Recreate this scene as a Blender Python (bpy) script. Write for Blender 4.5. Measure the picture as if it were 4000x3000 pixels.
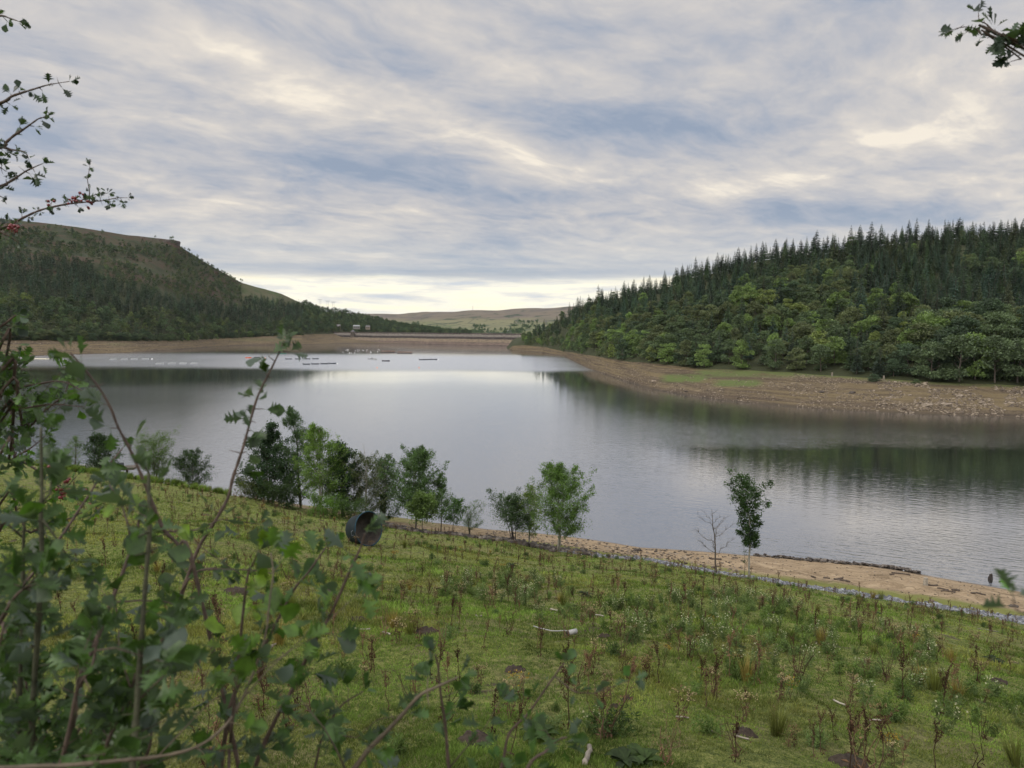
import bpy, math
import numpy as np
from mathutils import Matrix

# ------------------------------------------------------------------ clear
for o in list(bpy.data.objects): bpy.data.objects.remove(o)
S = bpy.context.scene
COL = S.collection

# ------------------------------------------------------------------ camera
H = 22.0                                   # eye above the water
PITCH, ROLL = math.radians(4.12), math.radians(0.5)
FPX = 2773.0                               # focal length in pixels of a 4000 px wide picture
cp, sp = math.cos(PITCH), math.sin(PITCH)
fwd = np.array([0, cp, -sp]); up0 = np.array([0, sp, cp]); right0 = np.array([1.0, 0, 0])
right = right0*math.cos(ROLL) + up0*math.sin(ROLL)
up = -right0*math.sin(ROLL) + up0*math.cos(ROLL)
cam_d = bpy.data.cameras.new('camera'); cam = bpy.data.objects.new('camera', cam_d); COL.objects.link(cam)
M = Matrix(((right[0], up[0], -fwd[0], 0), (right[1], up[1], -fwd[1], 0), (right[2], up[2], -fwd[2], H), (0, 0, 0, 1)))
cam.matrix_world = M
cam_d.sensor_width = 36.0; cam_d.lens = 36.0*FPX/4000.0
cam_d.clip_start = 0.05; cam_d.clip_end = 30000
cam_d.dof.use_dof = True; cam_d.dof.focus_distance = 60.0; cam_d.dof.aperture_fstop = 8.5
S.camera = cam
S.view_settings.view_transform = 'Standard'; S.view_settings.look = 'None'
S.view_settings.gamma = 1.0; S.view_settings.exposure = 0.12
try: S.view_settings.use_curve_mapping = False
except Exception: pass

def ray(px, py):
    return fwd + right*(px-2000.0)/FPX - up*(py-1500.0)/FPX
def P(px, py, Y):                          # point at horizontal distance Y ahead
    d = ray(px, py); t = Y/d[1]
    return np.array([0, 0, H]) + d*t
def W(px, py, z=0.0):                      # point where that line of sight meets height z
    d = ray(px, py); t = (z-H)/d[2]
    return np.array([0, 0, H]) + d*t
def proj(p):                               # world -> photo pixels
    q = np.asarray(p, float) - np.array([0, 0, H])
    w = q@fwd
    return 2000+FPX*(q@right)/w, 1500-FPX*(q@up)/w

# ------------------------------------------------------------------ node helper
class NT:
    def __init__(s, tree): s.t = tree; s.n = tree.nodes; s.l = tree.links
    def new(s, typ, **kw):
        n = s.n.new(typ)
        for k, v in kw.items(): setattr(n, k, v)
        return n
    def put(s, sock, v):
        if isinstance(v, bpy.types.NodeSocket): s.l.new(v, sock)
        elif isinstance(v, bpy.types.Node): s.l.new(v.outputs[0], sock)
        else:
            if hasattr(sock.default_value, '__len__') and isinstance(v, (tuple, list)) and len(v) == 3 and len(sock.default_value) == 4: v = (*v, 1)
            sock.default_value = v
    def math(s, op, a, b=0.0, c=0.0, clamp=False):
        n = s.new('ShaderNodeMath', operation=op, use_clamp=clamp)
        s.put(n.inputs[0], a); s.put(n.inputs[1], b)
        if len(n.inputs) > 2: s.put(n.inputs[2], c)
        return n.outputs[0]
    def mix(s, f, a, b, blend='MIX'):
        n = s.new('ShaderNodeMix', data_type='RGBA', blend_type=blend)
        s.put(n.inputs[0], f); s.put(n.inputs[6], a); s.put(n.inputs[7], b)
        return n.outputs[2]
    def mr(s, v, a, b, c=0.0, d=1.0, smooth=True):
        n = s.new('ShaderNodeMapRange', interpolation_type='SMOOTHSTEP' if smooth else 'LINEAR')
        s.put(n.inputs[0], v); s.put(n.inputs[1], a); s.put(n.inputs[2], b); s.put(n.inputs[3], c); s.put(n.inputs[4], d)
        return n.outputs[0]
    def ramp(s, f, stops, interp='LINEAR'):
        n = s.new('ShaderNodeValToRGB'); n.color_ramp.interpolation = interp
        e = n.color_ramp.elements
        while len(e) < len(stops): e.new(0.5)
        for i, (p, c) in enumerate(stops):
            e[i].position = p; e[i].color = (*c, 1) if len(c) == 3 else c
        s.put(n.inputs[0], f); return n.outputs[0]
    def noise(s, vec, scale, detail=4.0, rough=0.55, dist=0.0):
        n = s.new('ShaderNodeTexNoise'); s.put(n.inputs['Vector'], vec)
        n.inputs['Scale'].default_value = scale; n.inputs['Detail'].default_value = detail
        n.inputs['Roughness'].default_value = rough; n.inputs['Distortion'].default_value = dist
        return n.outputs[0]
    def vmul(s, vec, xyz, add=(0, 0, 0)):
        n = s.new('ShaderNodeVectorMath', operation='MULTIPLY_ADD'); s.put(n.inputs[0], vec)
        n.inputs[1].default_value = xyz; n.inputs[2].default_value = add
        return n.outputs[0]

# ------------------------------------------------------------------ world: hazy sky under layered cloud
SUN_EL, SUN_AZ = math.radians(42), math.radians(-120)     # azimuth measured from the view direction, clockwise
w = bpy.data.worlds.new('World'); S.world = w; w.use_nodes = True
t = NT(w.node_tree); t.n.clear()
sky = t.new('ShaderNodeTexSky', sky_type='NISHITA', sun_disc=False)
sky.sun_elevation = SUN_EL; sky.sun_rotation = SUN_AZ; sky.air_density = 1.0; sky.dust_density = 2.0
tc = t.new('ShaderNodeTexCoord'); sep = t.new('ShaderNodeSeparateXYZ'); t.l.new(tc.outputs['Generated'], sep.inputs[0])
dx, dy, dz = sep.outputs
zc = t.math('ADD', t.math('MAXIMUM', dz, 0.0), 0.13)
az = t.math('DIVIDE', dx, t.math('MAXIMUM', dy, 0.05))
comb = t.new('ShaderNodeCombineXYZ')
t.put(comb.inputs[0], t.math('DIVIDE', dx, zc)); t.put(comb.inputs[1], t.math('DIVIDE', dy, zc)); t.put(comb.inputs[2], 0.0)
rotn = t.new('ShaderNodeVectorRotate', rotation_type='Z_AXIS'); t.put(rotn.inputs['Vector'], comb.outputs[0]); rotn.inputs['Angle'].default_value = math.radians(-38)
cv = t.vmul(rotn.outputs[0], (0.85, 1.0, 1.0), (3.1, 1.7, 0))
def vadd(p, q):
    n = t.new('ShaderNodeVectorMath', operation='ADD'); t.put(n.inputs[0], p); t.put(n.inputs[1], q); return n.outputs[0]
wn_ = t.new('ShaderNodeTexNoise'); t.put(wn_.inputs['Vector'], cv); wn_.inputs['Scale'].default_value = 1.3; wn_.inputs['Detail'].default_value = 3
cv2 = vadd(cv, t.vmul(wn_.outputs['Color'], (.45, .45, 0)))
nA = t.noise(t.vmul(cv2, (1, 1, 1), (2.2, 0.4, 0)), 1.1, 4.0, 0.45)
nB = t.noise(t.vmul(cv2, (1.1, 1.2, 1), (7, 3, 0)), 3.0, 6.0, 0.52)
nD = t.noise(t.vmul(cv2, (1.3, 1.6, 1), (1, 5, 0)), 6.5, 8.0, 0.62)
lum = t.math('ADD', t.math('MULTIPLY', nA, 0.40), t.math('ADD', t.math('MULTIPLY', nB, 0.36), t.math('MULTIPLY', nD, .24)))
lum = t.mr(lum, 0.38, 0.62, 0.10, 0.90, False)
# the large cloud masses and gaps, where they hang in the sky
el = t.math('DIVIDE', dz, t.math('MAXIMUM', dy, 0.05))
def blob(x, y, rx, ry, ang, amp):
    a0 = (x*1.808-2000)/FPX; e0 = (1300-y*1.808)/FPX; th_ = math.radians(ang); k = 1.808/FPX
    u = t.math('SUBTRACT', az, a0); v = t.math('SUBTRACT', e0, el)
    p = t.math('ADD', t.math('MULTIPLY', u, math.cos(th_)/(rx*k)), t.math('MULTIPLY', v, math.sin(th_)/(rx*k)))
    q = t.math('SUBTRACT', t.math('MULTIPLY', v, math.cos(th_)/(ry*k)), t.math('MULTIPLY', u, math.sin(th_)/(ry*k)))
    return t.math('MULTIPLY', t.math('POWER', 2.718, t.math('MULTIPLY', t.math('ADD', t.math('MULTIPLY', p, p), t.math('MULTIPLY', q, q)), -1.0)), amp)
bl_ = 0.0
for B_ in ((560, 165, 240, 45, 27, .26), (900, 255, 240, 42, 20, .26), (1110, 350, 140, 40, 14, .34), (230, 110, 210, 45, 20, .2), (1600, 400, 150, 30, -4, .28), (1860, 320, 190, 45, -12, .24), (2080, 170, 200, 80, -20, .06), (330, 290, 270, 30, 15, .16), (250, 400, 260, 22, 6, .15),
           (700, 130, 160, 40, 26, -.2), (960, 185, 170, 40, 14, -.26), (1400, 275, 240, 42, 8, -.40), (800, 385, 300, 24, 11, -.40), (1190, 430, 170, 20, 4, -.36), (620, 485, 120, 16, 0, -.3), (1850, 460, 230, 24, 0, -.30), (2190, 235, 70, 60, 0, -.25), (470, 50, 170, 40, 20, -.2), (1300, 110, 200, 60, 0, -.12), (70, 250, 90, 40, 20, -.12), (950, 590, 360, 12, 0, -.3), (150, 440, 200, 18, 5, -.25)):
    bl_ = t.math('ADD', bl_, blob(*B_))
front = t.mr(dy, .05, .3)
lum = t.math('ADD', lum, t.math('MULTIPLY', t.math('MULTIPLY', bl_, t.math('ADD', .55, nB)), front))
cl = t.ramp(lum, [(0.0, (2.8, 3.4, 4.7)), (0.2, (3.6, 4.0, 5.1)), (0.4, (4.6, 4.7, 5.4)), (0.6, (5.6, 5.45, 5.75)), (0.8, (6.7, 6.3, 6.2)), (1.0, (8.6, 7.9, 7.2))])
# lower the sky is greyer and streakier
flat = t.new('ShaderNodeCombineXYZ'); t.put(flat.inputs[0], t.math('MULTIPLY', az, 1.5)); t.put(flat.inputs[1], t.math('MULTIPLY', dz, 26.0)); t.put(flat.inputs[2], 0.0)
nS = t.noise(flat.outputs[0], 1.6, 8.0, 0.62, 0.5)
low = t.ramp(nS, [(0.32, (3.9, 4.6, 6.0)), (0.48, (5.0, 5.5, 6.4)), (0.58, (6.2, 6.3, 6.7)), (0.70, (8.4, 8.1, 7.8))])
cl = t.mix(t.mr(dz, 0.17, 0.07, 0.0, 0.6), cl, low)
cl = t.mix(0.05, cl, sky.outputs[0])
# bright gap of clear sky low above the dam
gapn = t.math('ADD', dz, t.math('MULTIPLY', t.math('SUBTRACT', nS, 0.5), 0.035))
gap = t.math('MULTIPLY', t.mr(gapn, 0.082, 0.068), t.math('MULTIPLY', t.mr(az, -0.62, -0.30), t.mr(az, 0.50, 0.20)))
flat2 = t.new('ShaderNodeCombineXYZ'); t.put(flat2.inputs[0], t.math('MULTIPLY', az, 6.5)); t.put(flat2.inputs[1], t.math('MULTIPLY', dz, 48.0)); t.put(flat2.inputs[2], 3.0)
nP = t.noise(flat2.outputs[0], 1.3, 5.0, 0.55, 0.2)
gcol = t.ramp(nP, [(0.36, (10.2, 9.6, 7.9)), (0.48, (9.6, 9.3, 8.4)), (0.56, (8.0, 7.9, 7.7)), (0.68, (6.0, 6.4, 7.2))])
cl = t.mix(gap, cl, gcol)
gain = t.math('ADD', 1.0, t.math('MULTIPLY', t.mr(dz, 0.50, 0.85), 1.6))  # sky above the view made brighter, added to light the land
gain = t.math('ADD', gain, t.math('MULTIPLY', t.mr(dy, 0.15, -0.5), 1.0))  # sky behind the camera raised too, as added fill light
cl = t.mix(1.0, cl, (1.03, 1.02, .955), 'MULTIPLY')
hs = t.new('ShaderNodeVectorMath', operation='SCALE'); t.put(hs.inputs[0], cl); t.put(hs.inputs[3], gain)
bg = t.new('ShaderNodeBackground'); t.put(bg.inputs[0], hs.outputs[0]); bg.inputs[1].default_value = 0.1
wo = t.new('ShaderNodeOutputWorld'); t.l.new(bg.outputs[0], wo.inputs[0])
sl = bpy.data.lights.new('sun', 'SUN'); sl.energy = 1.5; sl.angle = math.radians(18); sl.color = (1.0, 0.95, 0.88)
so = bpy.data.objects.new('sun', sl); COL.objects.link(so)
sd = np.array([math.sin(SUN_AZ)*math.cos(SUN_EL), math.cos(SUN_AZ)*math.cos(SUN_EL), math.sin(SUN_EL)])
from mathutils import Vector
so.rotation_euler = Vector(sd).to_track_quat('Z', 'Y').to_euler()
so.location = (0, -20, 80)

# ------------------------------------------------------------------ object helpers
def tag(o, label=None, cat=None, group=None, kind=None):
    if label: o['label'] = label
    if cat: o['category'] = cat
    if group: o['group'] = group
    if kind: o['kind'] = kind
    return o
def empty(name, loc, label, cat, group=None):
    o = bpy.data.objects.new(name, None); COL.objects.link(o); o.location = tuple(float(v) for v in loc); o.empty_display_size = 0.2
    return tag(o, label, cat, group)
def link(name, me, parent=None, loc=None):
    o = bpy.data.objects.new(name, me); COL.objects.link(o)
    if parent is not None: o.parent = parent
    if loc is not None: o.location = tuple(float(v) for v in loc)
    return o
def mesh_np(name, V, F, mat, smooth=False, attrs=None, cattr=None, fmat=None):
    """V (n,3); F a list of (m,k) index arrays (k = 3 or 4)"""
    if isinstance(F, np.ndarray): F = [F]
    F = [np.asarray(f, np.int32) for f in F if len(f)]
    me = bpy.data.meshes.new(name)
    me.vertices.add(len(V)); me.vertices.foreach_set('co', np.asarray(V, np.float32).ravel())
    nl = sum(f.size for f in F); nf = sum(len(f) for f in F)
    me.loops.add(nl); me.polygons.add(nf)
    me.loops.foreach_set('vertex_index', np.concatenate([f.ravel() for f in F]))
    tot = np.concatenate([np.full(len(f), f.shape[1], np.int32) for f in F])
    st = np.concatenate([[0], np.cumsum(tot)[:-1]]).astype(np.int32)
    me.polygons.foreach_set('loop_start', st)
    try: me.polygons.foreach_set('loop_total', tot)
    except Exception: pass
    me.polygons.foreach_set('use_smooth', np.full(nf, smooth))
    if isinstance(mat, (list, tuple)):
        for m in mat: me.materials.append(m)
        if fmat is not None: me.polygons.foreach_set('material_index', np.asarray(fmat, np.int32))
    elif mat: me.materials.append(mat)
    me.update(calc_edges=True)
    for k, v in (attrs or {}).items():
        a = me.attributes.new(k, 'FLOAT', 'POINT'); a.data.foreach_set('value', np.asarray(v, np.float32))
    if cattr is not None:
        a = me.attributes.new('tint', 'FLOAT_COLOR', 'POINT')
        c = np.ones((len(V), 4), np.float32); c[:, :3] = cattr
        a.data.foreach_set('color', c.ravel())
    return me
class Geo:
    """collects pieces; faces of 3 and 4"""
    def __init__(s): s.V = []; s.T = []; s.Q = []; s.n = 0
    def add(s, V, T=None, Q=None):
        V = np.asarray(V, float)
        if T is not None and len(T): s.T.append(np.asarray(T)+s.n)
        if Q is not None and len(Q): s.Q.append(np.asarray(Q)+s.n)
        s.V.append(V); s.n += len(V); return s
    def arrays(s):
        V = np.concatenate(s.V) if s.V else np.zeros((0, 3))
        T = np.concatenate(s.T) if s.T else np.zeros((0, 3), int)
        Q = np.concatenate(s.Q) if s.Q else np.zeros((0, 4), int)
        return V, T, Q
    def mesh(s, name, mat, smooth=False):
        V, T, Q = s.arrays(); return mesh_np(name, V, [T, Q], mat, smooth)
def tube(g, pts, rad, n=6, cap=True):
    pts = np.asarray(pts, float); m = len(pts); rad = np.broadcast_to(np.asarray(rad, float), (m,))
    tan = np.gradient(pts, axis=0); tan /= np.linalg.norm(tan, axis=1)[:, None]+1e-9
    ref = np.array([0.31, 0.95, 0.11]); 
    if abs(tan.mean(0)@ref) > 0.9: ref = np.array([1.0, 0.1, 0.05])
    a = np.cross(tan, ref); a /= np.linalg.norm(a, axis=1)[:, None]+1e-9; b = np.cross(tan, a)
    th = np.arange(n)*2*np.pi/n
    V = (pts[:, None]+rad[:, None, None]*(a[:, None]*np.cos(th)[None, :, None]+b[:, None]*np.sin(th)[None, :, None])).reshape(-1, 3)
    i = np.arange(m-1)[:, None]*n; j = np.arange(n)[None]; k = (j+1) % n
    Q = np.stack([i+j, i+k, i+n+k, i+n+j], -1).reshape(-1, 4)
    T = []
    if cap:
        V = np.concatenate([V, pts[:1], pts[-1:]]); c0 = m*n
        T = [[c0, (q+1) % n, q] for q in range(n)]+[[c0+1, (m-1)*n+q, (m-1)*n+(q+1) % n] for q in range(n)]
    g.add(V, T, Q)
def box(g, c, s, rz=0.0, top=(1, 1)):
    x, y, z = np.array(s)/2.0
    V = np.array([[-x, -y, -z], [x, -y, -z], [x, y, -z], [-x, y, -z], [-x*top[0], -y*top[1], z], [x*top[0], -y*top[1], z], [x*top[0], y*top[1], z], [-x*top[0], y*top[1], z]])
    ca, sa = math.cos(rz), math.sin(rz); R = np.array([[ca, -sa, 0], [sa, ca, 0], [0, 0, 1]])
    g.add(V@R.T+np.array(c), Q=[[0, 3, 2, 1], [4, 5, 6, 7], [0, 1, 5, 4], [1, 2, 6, 5], [2, 3, 7, 6], [3, 0, 4, 7]])
def wob(p0, p1, n, amp, rng, sag=0.0):
    s = np.linspace(0, 1, n)[:, None]; p = np.asarray(p0)*(1-s)+np.asarray(p1)*s
    L = np.linalg.norm(np.asarray(p1)-np.asarray(p0)); r = rng.normal(0, amp*L, (n, 3)); r[0] = 0; r[-1] *= 0.3
    p = p+r; p[:, 2] += sag*L*np.sin(np.pi*s[:, 0]); return p
def spline(pts, m=8):
    pts = np.asarray(pts, float); Q = np.vstack([2*pts[0]-pts[1], pts, 2*pts[-1]-pts[-2]]); out = []
    for i in range(1, len(Q)-2):
        for s in np.linspace(0, 1, m, endpoint=False):
            p0, p1, p2, p3 = Q[i-1:i+3]
            out.append(0.5*((2*p1)+(-p0+p2)*s+(2*p0-5*p1+4*p2-p3)*s*s+(-p0+3*p1-3*p2+p3)*s**3))
    out.append(pts[-1]); return np.array(out)
def unit(v): return v/(np.linalg.norm(v, axis=-1, keepdims=True)+1e-9)
def leaf_cards(g, C, L, size, width=0.5, rng=None, up_bias=0.0, droop=0.15):
    """diamond leaves at C pointing along L (n,3)"""
    n = len(C); L = unit(L); size = np.broadcast_to(size, (n,))[:, None]
    r = rng.normal(size=(n, 3)); r[:, 2] += up_bias
    S_ = unit(np.cross(L, r)); N = np.cross(S_, L)
    base = C; tip = C+L*size-N*size*droop
    mid = C+L*size*0.45+N*size*droop*0.4
    V = np.stack([base, mid+S_*size*width*0.5, tip, mid-S_*size*width*0.5], 1).reshape(-1, 3)
    Q = np.arange(4*n).reshape(n, 4)
    g.add(V, Q=Q)
def rock_proto(rng, n_sub=1, flat=0.6):
    # irregular angular stone from a jittered icosahedron-ish hull
    ph = (1+5**.5)/2
    V = unit(np.array([(-1, ph, 0), (1, ph, 0), (-1, -ph, 0), (1, -ph, 0), (0, -1, ph), (0, 1, ph), (0, -1, -ph), (0, 1, -ph), (ph, 0, -1), (ph, 0, 1), (-ph, 0, -1), (-ph, 0, 1)], float))
    F = np.array([(0, 11, 5), (0, 5, 1), (0, 1, 7), (0, 7, 10), (0, 10, 11), (1, 5, 9), (5, 11, 4), (11, 10, 2), (10, 7, 6), (7, 1, 8), (3, 9, 4), (3, 4, 2), (3, 2, 6), (3, 6, 8), (3, 8, 9), (4, 9, 5), (2, 4, 11), (6, 2, 10), (8, 6, 7), (9, 8, 1)])
    for _ in range(n_sub-1):
        e = {}; V = list(V); F2 = []
        def m(a, b):
            k = (min(a, b), max(a, b))
            if k not in e: e[k] = len(V); V.append(unit((V[a]+V[b])/2))
            return e[k]
        for a, b, c in F:
            x, y, z = m(a, b), m(b, c), m(c, a); F2 += [(a, x, z), (b, y, x), (c, z, y), (x, y, z)]
        V = np.array(V); F = np.array(F2)
    V = V*(1+rng.uniform(-0.22, 0.22, (len(V), 1)))*np.array([rng.uniform(.8, 1.3), rng.uniform(.6, 1.0), flat*rng.uniform(.7, 1.2)])
    # flatten against a few random planes for facets
    for _ in range(5):
        nrm = unit(rng.normal(size=3)); d = V@nrm; lim = rng.uniform(.45, .75); V = V-np.outer(np.maximum(d-lim, 0), nrm)
    return V, F
def scatter(protos, pos, scale, rotz, rng, tilt=0.0, tints=None, pick=None, zscale=None):
    """merge many copies of (V,T,Q) prototypes -> V,T,Q,tint"""
    Vs, Ts, Qs, Cs = [], [], [], []; off = 0; N = len(pos)
    pick = rng.integers(0, len(protos), N) if pick is None else pick
    for k, (pv, pt, pq) in enumerate(protos):
        idx = np.where(pick == k)[0]
        if not len(idx): continue
        c, s = np.cos(rotz[idx]), np.sin(rotz[idx]); sc = scale[idx]; zs = sc if zscale is None else zscale[idx]
        X = pv[None, :, 0]*c[:, None]-pv[None, :, 1]*s[:, None]; Y = pv[None, :, 0]*s[:, None]+pv[None, :, 1]*c[:, None]
        Z = np.broadcast_to(pv[None, :, 2], X.shape)
        if tilt:
            a = rng.normal(0, tilt, (len(idx), 2)); X = X+Z*a[:, :1]; Y = Y+Z*a[:, 1:]
        V = np.stack([X*sc[:, None], Y*sc[:, None], Z*zs[:, None]], -1)+pos[idx][:, None]
        nv = len(pv)
        if len(pt): Ts.append((pt[None]+(off+np.arange(len(idx))*nv)[:, None, None]).reshape(-1, 3))
        if len(pq): Qs.append((pq[None]+(off+np.arange(len(idx))*nv)[:, None, None]).reshape(-1, 4))
        Vs.append(V.reshape(-1, 3)); off += nv*len(idx)
        if tints is not None: Cs.append(np.repeat(tints[idx], nv, 0))
    V = np.concatenate(Vs); T = np.concatenate(Ts) if Ts else np.zeros((0, 3), int); Q = np.concatenate(Qs) if Qs else np.zeros((0, 4), int)
    return V, T, Q, (np.concatenate(Cs) if Cs else None)

# smooth value noise for terrain relief
_rn = np.random.default_rng(5); _tab = _rn.uniform(-1, 1, (256, 256))
def vnoise(x, y, sc):
    x = np.asarray(x)/sc; y = np.asarray(y)/sc; i = np.floor(x).astype(int); j = np.floor(y).astype(int)
    fx = x-i; fy = y-j; fx = fx*fx*(3-2*fx); fy = fy*fy*(3-2*fy)
    g = lambda a, b: _tab[a % 256, b % 256]
    return (g(i, j)*(1-fx)+g(i+1, j)*fx)*(1-fy)+(g(i, j+1)*(1-fx)+g(i+1, j+1)*fx)*fy

# ------------------------------------------------------------------ materials
def newmat(name):
    m = bpy.data.materials.new(name); m.use_nodes = True; t = NT(m.node_tree); t.n.clear()
    out = t.new('ShaderNodeOutputMaterial'); return m, t, out
def pbr(t, out, color, rough=0.8, normal=None, spec=0.3, metal=0.0):
    b = t.new('ShaderNodeBsdfPrincipled'); t.put(b.inputs['Base Color'], color); t.put(b.inputs['Roughness'], rough)
    b.inputs['Specular IOR Level'].default_value = spec; b.inputs['Metallic'].default_value = metal
    if normal is not None: t.put(b.inputs['Normal'], normal)
    if out is not None: t.l.new(b.outputs[0], out.inputs[0])
    return b
def bump(t, h, strength=0.5, dist=0.1):
    b = t.new('ShaderNodeBump'); b.inputs['Strength'].default_value = strength; b.inputs['Distance'].default_value = dist
    t.put(b.inputs['Height'], h); return b.outputs[0]
def geo_pos(t): return t.new('ShaderNodeNewGeometry').outputs['Position']
def obj_co(t): return t.new('ShaderNodeTexCoord').outputs['Object']
def simple(name, col, rough=0.7, var=0.25, scale=3.0, spec=0.3, bstr=0.0, metal=0.0):
    m, t, out = newmat(name); n = t.noise(obj_co(t), scale, 4)
    c = t.mix(t.mr(n, .3, .7, 0, 1, False), tuple(v*(1-var) for v in col), tuple(min(1, v*(1+var)) for v in col))
    pbr(t, out, c, rough, bump(t, n, bstr, 0.05) if bstr else None, spec, metal); return m
def foliage(name, col, src='object', trans=0.3, rough=0.55, spec=0.25, nscale=0.35, under=None, var=0.35):
    m, t, out = newmat(name)
    if src == 'object': tint = t.new('ShaderNodeObjectInfo').outputs['Color']
    elif src == 'attr':
        a = t.new('ShaderNodeAttribute', attribute_name='tint'); tint = a.outputs['Color']
    else: tint = (1, 1, 1)
    n = t.noise(geo_pos(t), nscale, 3); rp = t.new('ShaderNodeNewGeometry').outputs['Random Per Island']
    k = t.math('MULTIPLY', t.mr(n, .3, .7, 1-var, 1+var, False), t.mr(rp, 0, 1, 0.72, 1.3, False))
    c = t.mix(1.0, col, tint, 'MULTIPLY')
    sc = t.new('ShaderNodeVectorMath', operation='SCALE'); t.put(sc.inputs[0], c); t.put(sc.inputs[3], k); c = sc.outputs[0]
    if under is not None:
        bf = t.new('ShaderNodeNewGeometry').outputs['Backfacing']; c = t.mix(bf, c, under)
    b = pbr(t, None, c, rough, None, spec)
    tr = t.new('ShaderNodeBsdfTranslucent'); t.put(tr.inputs[0], t.mix(1.0, c, (1.5, 1.7, 0.6), 'MULTIPLY'))
    mx = t.new('ShaderNodeMixShader'); mx.inputs[0].default_value = trans
    t.l.new(b.outputs[0], mx.inputs[1]); t.l.new(tr.outputs[0], mx.inputs[2]); t.l.new(mx.outputs[0], out.inputs[0])
    return m
BARK = simple('bark', (0.085, 0.07, 0.055), 0.85, 0.4, 6, bstr=0.3)
BARK_PALE = simple('pale_bark', (0.27, 0.25, 0.21), 0.8, 0.35, 6)
BARK_DARK = simple('dark_bark', (0.035, 0.028, 0.024), 0.8, 0.3, 8)
LEAF_FAR = foliage('far_leaves', (.084, .118, .052), 'object', 0.15, nscale=0.25, var=.5)
LEAF_STUFF = foliage('wood_leaves', (.082, .120, .050), 'attr', 0.15, nscale=0.06, var=.45)
LEAF_NEAR = foliage('near_leaves', (0.075, 0.115, 0.045), 'object', 0.3, nscale=0.8)
# ground of the wooded slopes
def hill_mat():
    m, t, out = newmat('hillside'); p = geo_pos(t)
    a = t.new('ShaderNodeAttribute', attribute_name='zone').outputs['Fac']      # 0 beach, 1 wood floor, 2 moor
    g = t.new('ShaderNodeAttribute', attribute_name='grass').outputs['Fac']
    n1 = t.noise(p, 0.02, 6, 0.6); n2 = t.noise(t.vmul(p, (1, 1, 7)), 0.16, 8, 0.7); n3 = t.noise(p, 0.9, 5, 0.7)
    sep = t.new('ShaderNodeSeparateXYZ'); t.put(sep.inputs[0], p)
    tide = t.noise(t.vmul(p, (.012, .012, 1.1)), 1.0, 5, 0.6)
    beach = t.ramp(t.math('ADD', t.math('MULTIPLY', n2, .5), t.math('MULTIPLY', n3, .5)), [(.32, (.05, .038, .028)), (.45, (.105, .08, .056)), (.56, (.19, .145, .10)), (.70, (.33, .27, .19))])
    beach = t.mix(t.mr(tide, .35, .65), beach, (.6, .5, .3), 'MULTIPLY') if False else t.mix(t.mr(tide, .45, .58, 0, .7), beach, (.21, .16, .09)); beach = t.mix(t.mr(t.noise(t.vmul(p, (.02, .02, 1.6), (5, 5, 5)), 1.0, 4, .6), .52, .6, 0, .6), beach, (.07, .05, .04))
    vor = t.new('ShaderNodeTexVoronoi'); t.put(vor.inputs['Vector'], t.vmul(p, (1, .6, 1))); vor.inputs['Scale'].default_value = 1.6
    beach = t.mix(t.mr(vor.outputs['Distance'], .1, .5, .35, 0.0), beach, (.26, .21, .15))
    wet = t.mr(sep.outputs[2], 0.9, 0.15); beach = t.mix(1.0, beach, (.68, .68, .62), 'MULTIPLY'); beach = t.mix(t.math('MULTIPLY', wet, .7), beach, (.05, .04, .032))
    grass = t.mix(n3, (.055, .085, .022), (.12, .14, .05))
    beach = t.mix(t.math('MULTIPLY', g, t.mr(n2, .3, .55)), beach, grass)
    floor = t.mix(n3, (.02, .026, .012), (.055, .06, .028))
    moor = t.ramp(t.math('ADD', t.math('MULTIPLY', n1, .6), t.math('MULTIPLY', t.noise(p, .09, 6, .65), .4)), [(.36, (.020, .027, .014)), (.46, (.035, .042, .020)), (.54, (.058, .040, .026)), (.61, (.05, .032, .024)), (.7, (.08, .058, .038))])
    moor = t.mix(t.mr(t.noise(p, .045, 4), .52, .6, 0, .5), moor, (.045, .055, .024))
    field = t.mix(t.mr(t.noise(p, .03, 5, .6), .4, .6), (.075, .072, .04), (.05, .068, .026)); moor = t.mix(t.mr(t.new('ShaderNodeAttribute', attribute_name='field').outputs['Fac'], 0.2, .8), moor, field)
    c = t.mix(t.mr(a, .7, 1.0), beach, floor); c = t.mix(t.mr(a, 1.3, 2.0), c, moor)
    pbr(t, out, c, .9, bump(t, t.math('ADD', n2, t.math('MULTIPLY', n3, .6)), .8, .8), .15)
    return m
HILL = hill_mat()

# ------------------------------------------------------------------ base ground and water
m, t, out = newmat('distant_ground'); n = t.noise(geo_pos(t), .01, 5)
pbr(t, out, t.mix(n, (.05, .07, .03), (.11, .11, .06)), .95)
g = Geo(); R0 = 14000.0; th = np.arange(64)*2*np.pi/64
V = np.concatenate([[[0, 0, -9.0]], np.stack([R0*np.cos(th), R0*np.sin(th)+3000, np.full(64, -9.0)], 1)])
g.add(V, T=[[0, 1+i, 1+(i+1) % 64] for i in range(64)])
tag(link('ground', g.mesh('ground', m)), kind='structure')

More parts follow.
